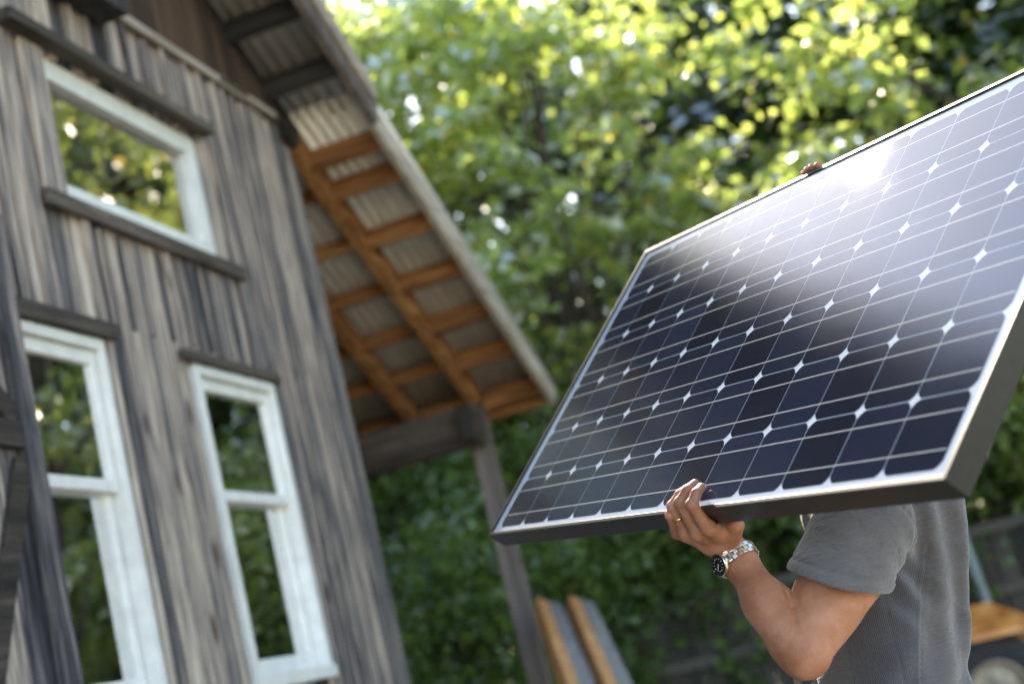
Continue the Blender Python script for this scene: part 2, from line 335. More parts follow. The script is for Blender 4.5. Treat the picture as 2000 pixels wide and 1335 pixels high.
# ------------------------------------------------------------------ house
YW = 2.6                               # face of the gable wall
house = tag(empty('barn_house', (2.4, 6, 0)), 'weathered grey board and batten house with white windows and tin roofed porch', 'house')
HP = Vector(house.location)
def hb(mb, name, mat, parent=None, bevel=0, smooth=False):
    par = house if parent is None else parent
    off = HP
    mb.v = [(x - off[0], y - off[1], z - off[2]) for x, y, z in mb.v]
    return mb.build(name, mat, par, bevel, smooth)
TH = R(26.8); CT, ST = math.cos(TH), math.sin(TH)
AX, AZ = 7.053, 4.098                  # a point on the underside line of the porch rafters
XC = 6.75                              # house corner
TH2 = R(28.2); RIDX = 2.4
XKI = 6.94
def under_z(x):                        # underside of the roof framing
    if x > XKI: return AZ - (x - AX) * math.tan(TH)
    zk = AZ - (XKI - AX) * math.tan(TH)
    if x >= RIDX: return zk + (XKI - x) * math.tan(TH2)
    return zk + (XKI - RIDX) * math.tan(TH2) - (RIDX - x) * math.tan(TH2)
XL = 2 * RIDX - XC
# holes (x0,x1,z0,z1) of the windows in the gable wall
W0 = (4.44, 5.66, 3.262, 3.834); W1 = (3.80, 4.53, 1.42, 2.716); W2 = (5.19, 5.918, 1.42, 2.716)
holes = [W0, W1, W2]
def cut(x0, x1, z0, z1):
    segs = [(z0, z1)]
    for (a, b, c, d) in holes:
        if x1 > a + .001 and x0 < b - .001:
            new = []
            for s0, s1 in segs:
                if c > s0: new.append((s0, min(s1, c)))
                if d < s1: new.append((max(s0, d), s1))
            segs = [q for q in new if q[1] - q[0] > .005]
    return segs
boards = MB(); top = MB(); battens = MB()
TRIMZ = 4.245
# board joints: measured near the windows, even elsewhere
joints = [XL]; x = XL
while x < 4.2: x += random.uniform(.13, .17); joints.append(x)
joints += [4.36, 4.50, 4.58, 4.72, 4.866, 5.015, 5.17, 5.245, 5.36, 5.50, 5.66, 5.83, 5.96, 6.06, 6.16, 6.26, 6.36, 6.45, 6.53, 6.61, 6.745]
joints = sorted(set(round(j, 3) for j in joints if j <= XC))
for a, b in zip(joints, joints[1:]):
    if b - a < .02: continue
    zt = min(under_z(a), under_z(b)) - .005
    proud = random.uniform(0, .012)
    for s0, s1 in cut(a, b, .15, min(TRIMZ, zt)):
        boards.span(a + .0045, b - .0045, YW - proud, YW + .03, s0, s1)
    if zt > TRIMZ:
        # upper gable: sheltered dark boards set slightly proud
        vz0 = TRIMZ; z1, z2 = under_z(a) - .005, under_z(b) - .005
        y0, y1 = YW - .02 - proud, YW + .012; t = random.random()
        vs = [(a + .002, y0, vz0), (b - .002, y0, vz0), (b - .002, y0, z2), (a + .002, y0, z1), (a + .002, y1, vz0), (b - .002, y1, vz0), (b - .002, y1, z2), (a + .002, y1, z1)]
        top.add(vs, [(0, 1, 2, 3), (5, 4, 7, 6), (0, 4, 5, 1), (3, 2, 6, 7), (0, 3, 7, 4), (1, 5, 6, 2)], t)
bat = [4.246, 4.572, 4.744, 4.866, 5.015, 5.16, 5.336, 5.491, 5.678, 5.82, 5.96, 6.06, 6.16, 6.26, 6.36, 6.45, 6.53]
x = 4.1
while x > XL: bat.append(x); x -= random.uniform(.14, .18)
for x in bat:
    w = random.uniform(.030, .045)
    for s0, s1 in cut(x - w / 2, x + w / 2, .15, TRIMZ - random.uniform(.004, .05)):
        if 4.62 < x < 5.22 and s0 < 2.9:     # wide plain boards between the two tall windows
            s0 = 2.78 + random.uniform(0, .05) if x > 5.1 else 2.66
            if x < 5.1 and x > 4.7: continue
            if s1 < s0: continue
        battens.span(x - w / 2, x + w / 2, YW - .024 - random.uniform(0, .006), YW - .004, s0, s1 - .003, random.uniform(.15, .95) if x < 5.95 else random.uniform(.6, 1.0))
# extra battens under the high window only
for x in [4.66, 4.80, 4.94, 5.09, 5.26, 5.41, 5.58]:
    battens.span(x - .014, x + .014, YW - .02, YW - .003, 2.80, 3.18, random.uniform(.1, 1))
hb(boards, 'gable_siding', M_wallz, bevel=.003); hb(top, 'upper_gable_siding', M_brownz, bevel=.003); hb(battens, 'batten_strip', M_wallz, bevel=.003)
cb = MB(); cb.span(6.60, 6.755, YW - .03, YW - .002, .12, 4.10, .42); hb(cb, 'corner_board', M_wallz, bevel=.004); cb = MB(); cb.span(XC + .006, XC + .036, YW - .03, YW + .16, .12, 4.02, .3); hb(cb, 'corner_board', M_wallz, bevel=.004); cb = MB(); cb.span(4.34, 4.472, YW - .036, YW - .007, 3.258, 3.846, .8); hb(cb, 'window_casing', M_wallz, bevel=.004)
# side wall, back wall, left wall
sw = MB(); y = YW + .16
while y < 9.2:
    w = random.uniform(.15, .2); sw.span(XC - .02, XC + .02 + random.uniform(0, .01), y, y + w - .003, .12, 4.15); y += w
y = YW + .04
while y < 9.2:
    w = random.uniform(.15, .2); sw.span(XL - .01, XL + .03, y, y + w - .003, .12, 4.15); y += w
sw.span(XL, XC, 9.2, 9.23, .12, 4.15, .4)
hb(sw, 'side_siding', M_wallz)
fd = MB(); fd.span(XL + .05, XC - .05, YW + .06, 9.15, -.1, .14); hb(fd, 'foundation', simple('concrete', (.3, .3, .29), .9, 0, 5, .2, .2))
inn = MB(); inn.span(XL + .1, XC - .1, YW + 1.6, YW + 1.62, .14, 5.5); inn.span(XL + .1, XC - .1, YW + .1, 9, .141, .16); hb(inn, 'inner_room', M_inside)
# horizontal trims and ledges
tr = MB()
tr.span(3.9, 6.30, YW - .05, YW - .026, TRIMZ - .03, TRIMZ + .01, .6)
tr.span(6.0, 6.62, YW - .05, YW - .026, TRIMZ - .02, TRIMZ + .012, .8)
hb(tr, 'trim_board', M_tanx, bevel=.004)
tr = MB(); tr.span(4.205, 5.72, YW - .095, YW - .026, 3.848, 3.896, .75); hb(tr, 'window_hood', M_greyx, bevel=.006)
tr = MB(); tr.span(4.31, 5.84, YW - .052, YW - .026, 3.186, 3.250, .8); hb(tr, 'window_ledge', M_greyx, bevel=.006)
tr = MB(); tr.span(3.70, 4.60, YW - .055, YW - .026, 2.722, 2.785, .55); hb(tr, 'window_hood', M_greyx, bevel=.006)
tr = MB(); tr.span(5.09, 5.975, YW - .05, YW - .026, 2.722, 2.768, .6); hb(tr, 'window_hood', M_greyx, bevel=.006)
# a dark beam end with a metal cap high on the gable
tr = MB(); tr.span(4.55, 4.98, YW - .16, YW - .02, 4.13, 4.22, .3); be = hb(tr, 'hoist_beam_end', M_darkz, bevel=.006)
tr = MB(); tr.span(4.54, 4.99, YW - .17, YW - .02, 4.222, 4.232, .3); o = hb(tr, 'metal_cap', simple('zinc_flashing', (.45, .5, .55), .3, .8), be)

def fixed_window(h):
    x0, x1, z0, z1 = h; w = empty('window'); w.parent = house; w.location = Vector(((x0 + x1) / 2, YW, z0)) - HP
    base = Vector(((x0 + x1) / 2, YW, z0))
    def q(mb, n, m_, bv=.003, sm=False):
        mb.v = [(x - base[0], y - base[1], z - base[2]) for x, y, z in mb.v]; return mb.build(n, m_, w, bv, sm)
    f = MB(); t = .085
    f.span(x0, x1, YW - .006, YW + .07, z0, z0 + t * .75, .5); f.span(x0, x1, YW - .006, YW + .07, z1 - t, z1, .5)
    f.span(x0, x0 + t * .6, YW - .006, YW + .07, z0 + t * .75, z1 - t, .5); f.span(x1 - t * 1.05, x1, YW - .006, YW + .07, z0 + t * .75, z1 - t, .5)
    q(f, 'frame', M_white)
    p = MB(); a_, b_, c0_, d_ = x0 + t * .5, x1 - t * .9, z0 + t * .6, z1 - t * .9; p.add([(a_, YW + .033, c0_), (b_, YW + .033, c0_), (b_, YW + .033, d_), (a_, YW + .033, d_)], [(0, 1, 2, 3)])
    p.v = [(x - base[0], y - base[1], z - base[2]) for x, y, z in p.v]; p.build('pane', M_pane2, w, recalc=False)
    return w
def hung_window(h):
    x0, x1, z0, z1 = h; w = empty('window'); base = Vector(((x0 + x1) / 2, YW, z0)); w.parent = house; w.location = base - HP
    def q(mb, n, m_, bv=.003):
        mb.v = [(x - base[0], y - base[1], z - base[2]) for x, y, z in mb.v]; return mb.build(n, m_, w, bv)
    f = MB(); c = .038; zs = z0 + .05
    f.span(x0, x0 + c, YW - .03, YW + .11, z0, z1, .5); f.span(x1 - c, x1, YW - .03, YW + .11, z0, z1, .5)
    f.span(x0 + c, x1 - c, YW - .03, YW + .11, z1 - c, z1, .5); q(f, 'frame', M_white)
    f = MB(); f.span(x0 + .004, x1 - .004, YW - .045, YW + .11, z0 - .012, zs - .01, .5); q(f, 'sill', M_white)
    zr = 2.163
    def sash(za, zb, y, top_):
        s = MB(); e = .004; t = .034
        s.span(x0 + c + e, x0 + c + t, y, y + .032, za, zb, .5); s.span(x1 - c - t, x1 - c - e, y, y + .032, za, zb, .5)
        s.span(x0 + c + t, x1 - c - t, y + .001, y + .031, zb - (.05 if top_ else .034), zb - .001, .5)
        s.span(x0 + c + t, x1 - c - t, y + .001, y + .031, za + .001, za + (.045 if top_ else .065), .5)
        o = q(s, 'sash', M_white)
        p = MB(); a_, b_ = x0 + c + t - .006, x1 - c - t + .006; p.add([(a_, y + .015, za + .03), (b_, y + .015, za + .03), (b_, y + .015, zb - .03), (a_, y + .015, zb - .03)], [(0, 1, 2, 3)]); p.v = [(a - base[0], b - base[1], d - base[2]) for a, b, d in p.v]
        pp = p.build('pane', M_pane, o, recalc=False)
    sash(zr, z1 - c - .002, YW - .006, True); sash(zs - .006, zr + .034, YW + .027, False)
    return w
fixed_window(W0); hung_window(W1); hung_window(W2)
# pale blinds/walls glimpsed through the glass are left dark

# barn shutter sliding in front of the left tall window
door = empty('sliding_shutter'); dbase = Vector((3.45, 2.46, .5)); door.parent = house; door.location = dbase - HP
def qd(mb, n, m_, bv=.004):
    mb.v = [(x - dbase[0], y - dbase[1], z - dbase[2]) for x, y, z in mb.v]; return mb.build(n, m_, door, bv)
d = MB(); x = 2.92
while x < 3.80: w = random.uniform(.11, .15); d.span(x, min(x + w - .004, 3.84), 2.485, 2.51, .5, 2.98); x += w
qd(d, 'plank', M_wallz)
d = MB()
d.span(3.765, 3.852, 2.452, 2.484, .48, 3.0, .12); d.span(2.90, 2.99, 2.452, 2.484, .48, 3.0, .1); qd(d, 'stile', M_wallz)
d = MB()
for z in (.5, 2.232, 2.905): d = MB(); d.span(2.992, 3.763, 2.453, 2.483, z, z + .085, .5); qd(d, 'rail', M_greyx)
def brace(x0, z0, x1, z1, y):
    L = math.hypot(x1 - x0, z1 - z0); a = math.atan2(z1 - z0, x1 - x0); d = MB()
    d.box(((x0 + x1) / 2, y, (z0 + z1) / 2), (L, .022, .075), Matrix.Rotation(-a, 3, 'Y'), .25); qd(d, 'brace', M_greyx)
brace(3.0, .62, 3.76, 2.19, 2.471); brace(3.0, 2.19, 3.76, .62, 2.447); brace(3.0, 2.88, 3.76, 2.33, 2.471)

# ---- roof: every piece is placed in slope coordinates s (down the slope), y, n (up from the underside)
roof = empty('roof'); roof.parent = house; roof.location = Vector((RIDX, 6, 5)) - HP
RB = Vector((RIDX, 6, 5))
XK = XKI; ZK = under_z(XK)
def rp(s, y, n, seg):
    if seg == 'low': c, si, ox, oz = CT, ST, AX, AZ; return (ox + s * c + n * si, y, oz - s * si + n * c)
    c, si = math.cos(TH2), math.sin(TH2)
    if seg == 'up': return (XK + s * c + n * si, y, ZK - s * si + n * c)      # s negative up the slope
    xk2 = 2 * RIDX - XK
    return (xk2 - s * c - n * si, y, ZK - s * si + n * c)
def rbox(mb, s0, s1, y0, y1, n0, n1, seg, tone=None):
    tone = random.random() if tone is None else tone
    vs = [rp(s, y, n, seg) for s in (s0, s1) for y in (y0, y1) for n in (n0, n1)]
    mb.add(vs, [(0, 1, 3, 2), (4, 6, 7, 5), (0, 4, 5, 1), (2, 3, 7, 6), (0, 2, 6, 4), (1, 5, 7, 3)], tone)
def qr(mb, n, m_, bv=.004, smooth=False, par=None):
    mb.v = [(x - RB[0], y - RB[1], z - RB[2]) for x, y, z in mb.v]; return mb.build(n, m_, par or roof, bv, smooth)
Y_RAKE = 2.14; Y_BACK = 9.45
S_EAVE = 2.70
LUP = -(XK - RIDX) / math.cos(TH2)
# porch rafters
for k in range(15):
    y = YW + .0 + .46 * k
    if y > 9.2: break
    mb = MB(); s0 = -.40 if k == 0 else -.30; rbox(mb, s0, 2.50, y, y + .075, 0, .135, 'low', random.uniform(.35, .75)); qr(mb, 'rafter', M_orgx)
# outriggers and purlins of the porch (new, stained)
for s in (.33, .78, 1.23, 1.68, 2.10, 2.58):
    mb = MB(); rbox(mb, s - .045, s, Y_RAKE + .045, YW - .002, .003, .135, 'low', random.uniform(.3, .7)); qr(mb, 'outrigger', M_orgy)
    mb = MB(); y = YW + .077
    while y < 9.1:
        rbox(mb, s - .045, s, y, y + .381, .045, .134, 'low', random.uniform(.3, .8)); y += .46
    qr(mb, 'purlin', M_orgy)
mb = MB(); rbox(mb, .02, .07, Y_RAKE + .045, YW - .002, -.004, .134, 'low', .45); qr(mb, 'outrigger', M_orgy)
mb = MB(); rbox(mb, S_EAVE - .03, S_EAVE, Y_RAKE + .045, 9.4, .0, .14, 'low', .6); qr(mb, 'eave_fascia', M_orgy)
# upper overhang: dark old outriggers
for s in [-.36, -.76, -1.16, -1.56, -1.96, -2.36, -2.76, -3.16, -3.56, -3.96, -4.36, -4.76]:
    mb = MB(); rbox(mb, s - .055, s, Y_RAKE + .02, YW - .024, .0, .13, 'up', random.uniform(.2, .6)); qr(mb, 'old_outrigger', M_darky)
    mb = MB(); rbox(mb, s - .055, s, Y_RAKE + .02, YW - .024, .0, .13, 'left', random.uniform(.2, .6)); qr(mb, 'old_outrigger', M_darky)
mb = MB(); rbox(mb, -4.8, -.02, YW - .023, YW + .03, -.01, .13, 'up', .35); rbox(mb, -4.8, .3, YW - .023, YW + .03, -.01, .13, 'left', .35); qr(mb, 'wall_rafter', M_darky)
# rake boards
mb = MB(); rbox(mb, -.13, S_EAVE + .01, Y_RAKE, Y_RAKE + .042, -.015, .135, 'low', .75); qr(mb, 'rake_board', M_tanx)
mb = MB(); rbox(mb, LUP + .02, -.02, Y_RAKE - .028, Y_RAKE + .018, -.035, .13, 'up', .35); qr(mb, 'rake_board', M_postz)
mb = MB(); rbox(mb, LUP + .02, -.10, Y_RAKE - .055, Y_RAKE - .030, .05, .16, 'up', .5); qr(mb, 'rake_trim', M_tanx)
mb = MB(); rbox(mb, LUP + .02, .4, Y_RAKE - .028, Y_RAKE + .018, -.035, .13, 'left', .35); qr(mb, 'rake_board', M_postz)
# corrugated sheets
def sheet(s0, s1, y0, y1, n0, seg, name='corrugated_sheet', amp=.012, pitch=.062, bow=0):
    mb = MB(); ny = int((y1 - y0) / pitch * 8); ns = 2 if not bow else 8; vs = []
    for i in range(ns + 1):
        s = s0 + (s1 - s0) * i / ns
        for j in range(ny + 1):
            y = y0 + (y1 - y0) * j / ny
            vs.append(rp(s, y, n0 + amp + amp * math.sin(2 * math.pi * y / pitch), seg))
    n = ny + 1; fs = [(i * n + j, i * n + j + 1, (i + 1) * n + j + 1, (i + 1) * n + j) for i in range(ns) for j in range(ny)]
    mb.add(vs, fs); o = qr(mb, name, M_sheet, 0, True)
    so = o.modifiers.new('thick', 'SOLIDIFY'); so.thickness = .0012; so.offset = 1
    return o
sheet(-.26, S_EAVE + .05, Y_RAKE - .01, Y_BACK, .137, 'low')
sheet(LUP, -.02, Y_RAKE - .03, Y_BACK, .150, 'up', pitch=.075, amp=.010)
sheet(LUP, .45, Y_RAKE - .03, Y_BACK, .150, 'left', pitch=.075, amp=.010)
mb = MB(); rc = rp(LUP, 0, .18, 'up'); mb.tube([(RIDX, Y_RAKE - .03, rc[2]), (RIDX, Y_BACK, rc[2])], [.05, .05], 8); qr(mb, 'ridge_cap', M_sheet)
# beam and posts
px0 = 9.10
mb = MB(); mb.span(px0, px0 + .14, YW + .0, 9.3, 2.70, 2.975, .45); hb(mb, 'porch_beam', wood('weathered_beam', [(0.0, (.028, .02, .016)), (.4, (.065, .048, .038)), (.75, (.12, .092, .074)), (1, (.2, .16, .13))], 'y'), bevel=.006)
for y in (YW + .001, 5.0, 7.2, 9.15):
    mb = MB(); mb.span(px0 + .142, px0 + .262, y, y + .125, 0, 2.955, .5) if y < 2.7 else mb.span(px0 + .005, px0 + .135, y, y + .13, 0, 2.698, .5); hb(mb, 'porch_post', M_postz, bevel=.006)
mb = MB(); mb.span(px0 - .10, px0 - .001, YW + .02, YW + .1, 2.72, 2.95, .2); hb(mb, 'corbel', M_darky, bevel=.004)

# ------------------------------------------------------------------ solar panel
PA = np.array([[-0.7809424274965175, 0.34445482561860874, -0.5210372328735411], [-0.6119332533404451, -0.5891027071044493, 0.5277269122718684], [-0.12516636284801957, 0.7309643449484805, 0.6708386602012152]])
PO = np.array([3.1444666678061193, 0.9091581109593961, 1.5703330239550497])
def P2W(q): return PA @ np.array(q, float) + PO
def px_on_n(px, py, n):                # point seen at a pixel, n metres off the glass plane -> panel coordinates
    d = np.array([(px - 1000) / FPX, (py - 667.5) / FPX, 1.0]); r = B.T @ d
    t = (n - (CAM_POS - PO) @ PA[:, 2]) / (r @ PA[:, 2]); return PA.T @ (CAM_POS + r * t - PO)
pitch = .127
panel = bpy.data.objects.new('solar_panel', None); COL.objects.link(panel)
panel.matrix_world = Matrix(((*PA[0], PO[0]), (*PA[1], PO[1]), (*PA[2], PO[2]), (0, 0, 0, 1)))
tag(panel, 'black framed solar panel with dark cells and white grid lines carried by the man', 'solar panel')
U0, U1, V0, V1 = -.029, 12 * pitch + .029, -.022, 6 * pitch + .022
DEP = .041
f = MB()
lip = .0075
def rail(a, b, inward):                # side wall + front lip + back flange, mitred
    a = np.array(a); b = np.array(b); inward = np.array(inward); d = (b - a) / np.linalg.norm(b - a)
    prof = [(0, .0032), (lip, .0032), (lip, .0008), (.0018, .0008), (.0018, -DEP + .002), (.022, -DEP + .002), (.022, -DEP), (0, -DEP)]
    vs = []
    for end, sgn in ((a, 1), (b, -1)):
        for w, n in prof:
            p = end + inward * w + d * sgn * w; vs.append((p[0], p[1], n))
    L = len(prof); f.add(vs, [(i, (i + 1) % L, L + (i + 1) % L, L + i) for i in range(L)] + [tuple(range(L))[::-1], tuple(range(L, 2 * L))], .5)
rail((U0, V0), (U1, V0), (0, 1)); rail((U1, V0), (U1, V1), (-1, 0)); rail((U1, V1), (U0, V1), (0, -1)); rail((U0, V1), (U0, V0), (1, 0))
f.build('frame', M_frame, panel, .0006)
bk = MB(); bk.span(U0 + .002, U1 - .002, V0 + .002, V1 - .002, -.006, -.0035); bk.build('backsheet', M_back, panel)
jb = MB(); jb.span(1.25, 1.36, .32, .44, -.028, -.0065); jb.build('junction_box', M_black, panel, .003)
gls = MB(); gls.add([(U0 + .003, V0 + .003, 0), (U1 - .003, V0 + .003, 0), (U1 - .003, V1 - .003, 0), (U0 + .003, V1 - .003, 0)], [(0, 1, 2, 3)]); gls.build('glass', M_pv, panel, recalc=False)
c_ = .0624; k_ = .0128
cell = MB(); arc = []
oc = []
for sx, sy in ((1, 1), (-1, 1), (-1, -1), (1, -1)):
    a0, a1 = (sx * c_, sy * (c_ - k_)), (sx * (c_ - k_), sy * c_)
    mid = ((a0[0] + a1[0]) / 2 + sx * .0013, (a0[1] + a1[1]) / 2 + sy * .0013)
    seq = [a0, mid, a1] if sx * sy > 0 else [a1, mid, a0]
    oc += seq
cell.add([(x, y, 0) for x, y in oc] + [(x, y, .0003) for x, y in oc], [tuple(range(12))[::-1], tuple(range(12, 24))] + [(i, (i + 1) % 12, 12 + (i + 1) % 12, 12 + i) for i in range(12)])
c0 = cell.build('solar_cell', M_cell, panel); first = True
for i in range(12):
    for j in range(6):
        o = c0 if first else c0.copy()
        if not first: COL.objects.link(o)
        first = False; o.parent = panel; o.location = ((i + .5) * pitch, (j + .5) * pitch, -.0034)
for j in range(6):
    for off in (-.0315, .0315):
        mb = MB(); y = (j + .5) * pitch + off; mb.span(.004, 12 * pitch - .004, y - .0009, y + .0009, -.0030, -.0026)
        mb.build('busbar', M_bus, panel)

# ------------------------------------------------------------------ implicit surfaces (numpy) for the man
def seg_d(P, a, b, ra, rb):
    a = np.array(a, np.float32); b = np.array(b, np.float32); ba = b - a; L = float(ba @ ba) + 1e-12
    t = np.clip(((P - a) @ ba) / L, 0, 1)
    return np.linalg.norm(P - a - t[:, None] * ba, axis=1) - (ra + (rb - ra) * t)
def ell_d(P, c, rad, Rm):
    q = (P - np.array(c, np.float32)) @ Rm.astype(np.float32) / np.array(rad, np.float32)
    n = np.linalg.norm(q, axis=1); g = np.linalg.norm(q / np.array(rad, np.float32), axis=1) + 1e-9
    return n * (n - 1) / g
def smin(a, b, k):
    h = np.clip(.5 + .5 * (b - a) / k, 0, 1); return b + (a - b) * h - k * h * (1 - h)
def aniso(P, a, b, ra, rb, Rm, sc):
    s = np.array(sc, np.float32); Rf = Rm.astype(np.float32)
    return seg_d((P @ Rf) * s, (np.array(a) @ Rm) * sc, (np.array(b) @ Rm) * sc, ra, rb) * .85
def sparse_mesh(fn, lo, hi, h, name, mat, parent=None, factor=5):
    lo = np.array(lo, float); hi = np.array(hi, float)
    n = (np.ceil((hi - lo) / (h * factor))).astype(int) * factor + 1
    cn = (n - 1) // factor + 1
    H = h * factor
    cg = np.stack(np.meshgrid(*[np.arange(c) for c in cn], indexing='ij'), -1).reshape(-1, 3)
    cd = fn((lo + cg * H).astype(np.float32)).reshape(cn)
    F = np.repeat(np.repeat(np.repeat(cd, factor, 0), factor, 1), factor, 2)[:n[0], :n[1], :n[2]].astype(np.float32).copy()
    near = np.abs(cd[:-1, :-1, :-1]) < 2.6 * H
    idx = np.argwhere(near)
    loc = np.stack(np.meshgrid(*[np.arange(factor + 1)] * 3, indexing='ij'), -1).reshape(-1, 3)
    for c in range(0, len(idx), 3000):
        g = (idx[c:c + 3000, None, :] * factor + loc[None]).reshape(-1, 3)
        F[g[:, 0], g[:, 1], g[:, 2]] = fn((lo + g * h).astype(np.float32))
    F[np.abs(F) < 1e-7] = 1e-7
    F[[0, -1]] = np.abs(F[[0, -1]]) + 1e-4; F[:, [0, -1]] = np.abs(F[:, [0, -1]]) + 1e-4; F[:, :, [0, -1]] = np.abs(F[:, :, [0, -1]]) + 1e-4
    s = F < 0
    cnt = sum(s[i:n[0] - 1 + i, j:n[1] - 1 + j, k:n[2] - 1 + k].astype(np.int8) for i in (0, 1) for j in (0, 1) for k in (0, 1))
    A = np.argwhere((cnt > 0) & (cnt < 8)); ids = -np.ones(cnt.shape, np.int32); ids[A[:, 0], A[:, 1], A[:, 2]] = np.arange(len(A))
    acc = np.zeros((len(A), 3)); num = np.zeros(len(A))
    cs = [(i, j, k) for i in (0, 1) for j in (0, 1) for k in (0, 1)]
    for p in cs:
        for ax in range(3):
            if p[ax]: continue
            q = list(p); q[ax] = 1
            f0 = F[A[:, 0] + p[0], A[:, 1] + p[1], A[:, 2] + p[2]]; f1 = F[A[:, 0] + q[0], A[:, 1] + q[1], A[:, 2] + q[2]]
            mk = (f0 < 0) != (f1 < 0); t = np.where(mk, f0 / (f0 - f1 + 1e-20), 0)
            v = np.tile(np.array(p, float), (len(A), 1)); v[:, ax] += t
            acc += np.where(mk[:, None], v, 0); num += mk
    V = lo + (A + acc / num[:, None]) * h
    faces = []
    for ax in range(3):
        sl0 = [slice(None)] * 3; sl1 = [slice(None)] * 3; sl0[ax] = slice(0, -1); sl1[ax] = slice(1, None)
        a, b = s[tuple(sl0)], s[tuple(sl1)]; E = np.argwhere(a != b)
        u, w = (ax + 1) % 3, (ax + 2) % 3
        E = E[(E[:, u] > 0) & (E[:, w] > 0) & (E[:, u] < n[u] - 1) & (E[:, w] < n[w] - 1)]
        def c(du, dw): g = E.copy(); g[:, u] -= du; g[:, w] -= dw; return ids[g[:, 0], g[:, 1], g[:, 2]]
        Q = np.stack([c(1, 1), c(0, 1), c(0, 0), c(1, 0)], 1); inside = a[E[:, 0], E[:, 1], E[:, 2]]
        Q[~inside] = Q[~inside][:, ::-1]; faces.append(Q)
    Fa = np.concatenate(faces); Fa = Fa[(Fa >= 0).all(1)]
    return V.astype(np.float32), Fa
def mesh_np(name, V, Fa, mat, parent=None, smooth=True):
    me = bpy.data.meshes.new(name); me.vertices.add(len(V)); me.vertices.foreach_set('co', np.asarray(V, np.float32).ravel())
    me.loops.add(Fa.size); me.loops.foreach_set('vertex_index', Fa.ravel().astype(np.int32))
    me.polygons.add(len(Fa)); me.polygons.foreach_set('loop_start', np.arange(0, Fa.size, Fa.shape[1], dtype=np.int32))
    me.update(calc_edges=True); me.validate()
    if smooth: me.polygons.foreach_set('use_smooth', [True] * len(me.polygons))
    for mm_ in (mat if isinstance(mat, list) else [mat]): me.materials.append(mm_)
    o = bpy.data.objects.new(name, me); COL.objects.link(o)
    if parent is not None: o.parent = parent
    return o

# ------------------------------------------------------------------ the man
fF = np.array([-.29, .957, 0]); fF /= np.linalg.norm(fF)      # the way he faces
fL = np.array([-fF[1], fF[0], 0]); UPV = np.array([0, 0, 1.0])   # his left side, towards the camera
if fL @ B[2] > 0: fL = -fL
RM = np.stack([fF, fL, UPV], 1)
def bp_(f_, l_, z, o=(2.83, .14)): return np.array([o[0], o[1], 0]) + fF * f_ + fL * l_ + UPV * z
SH_L = at(1690, 1022, 2.50); EL_L = at(1570, 1272, 2.37); WR_L = at(1424, 1072, 2.49)
NECK = at(1708, 960, 2.70); CHEST = at(1714, 1080, 2.70); WAIST = at(1733, 1330, 2.70); HIP = WAIST + np.array([.0, .0, -.17])
SH_R = NECK + np.array([.185, .075, -.02]); EL_R = np.array([3.02, .17, 1.68]); WR_R = np.array([2.955, .105, 1.925])
HEAD = NECK + np.array([-.0, .03, .20])
# --- left hand in panel coordinates (u along, v up the panel, n out of the glass)
def J(px, py, n): return P2W(px_on_n(px, py, n))
fing = {
 'index': [J(1384, 1031, -.030), J(1351, 986, .019), J(1360, 963, .0215), J(1370, 951, .0115)],
 'middle': [J(1363, 1040, -.032), J(1329, 981, .020), J(1343, 957, .0225), J(1358, 944, .0115)],
 'ring': [J(1341, 1043, -.031), J(1314, 988, .018), J(1328, 965, .0205), J(1343, 953, .011)],
 'pinky': [J(1323, 1038, -.026), J(1309, 1006, .010), J(1313, 986, .015), J(1325, 971, .0095)]}
frad = {'index': (.0115, .0103, .0088, .0076), 'middle': (.0118, .0106, .009, .0078), 'ring': (.0112, .0098, .0084, .0074), 'pinky': (.0102, .0086, .0074, .0066)}
CMC = {'index': J(1418, 1052, -.085), 'middle': J(1410, 1058, -.084), 'ring': J(1400, 1062, -.08), 'pinky': J(1388, 1062, -.074)}
THB = [J(1428, 1050, -.085), J(1437, 1026, -.068), J(1418, 994, -.058), J(1400, 968, -.052)]
def hand_f(P, fing, frad, CMC, thumb, wrist, trad=(.0165, .0135, .011, .0085)):
    d = None
    for k, js in fing.items():
        r = frad[k]; e = seg_d(P, js[0], js[1], r[0], r[1] * .96)
        e = smin(e, seg_d(P, js[1], js[2], r[1], r[2]), .003); e = smin(e, seg_d(P, js[2], js[3], r[2], r[3]), .003)
        e = smin(e, np.linalg.norm(P - js[1].astype(np.float32), axis=1) - r[1] * 1.05, .003)
        d = e if d is None else smin(d, e, .0022)
    pm = None
    for k in fing:
        e = seg_d(P, fing[k][0], CMC[k], frad[k][0] * 1.12, .0155); pm = e if pm is None else smin(pm, e, .008)
        # extensor tendon and knuckle
        e = np.linalg.norm(P - fing[k][0].astype(np.float32), axis=1) - frad[k][0] * 1.2; pm = smin(pm, e, .004)
    for k in fing: pm = smin(pm, seg_d(P, CMC[k], wrist, .0155, .019), .014)
    th = seg_d(P, thumb[0], thumb[1], trad[0], trad[1]); th = smin(th, seg_d(P, thumb[1], thumb[2], trad[1], trad[2]), .004)
    th = smin(th, seg_d(P, thumb[2], thumb[3], trad[2], trad[3]), .003)
    web = seg_d(P, (thumb[0] + thumb[1]) / 2, (fing['index'][0] + CMC['index']) / 2, .011, .011)
    pm = smin(pm, web, .012); pm = smin(pm, th, .008)
    return smin(d, pm, .006)
dv = (EL_L - WR_L) / np.linalg.norm(EL_L - WR_L)
ua = (SH_L - EL_L) / np.linalg.norm(SH_L - EL_L)
toC = -B[2]
side = np.cross(dv, toC); side /= np.linalg.norm(side)         # across the forearm in the picture
if side @ B[0] > 0: side = -side                                # towards picture left
W2_ = WR_L + dv * .03
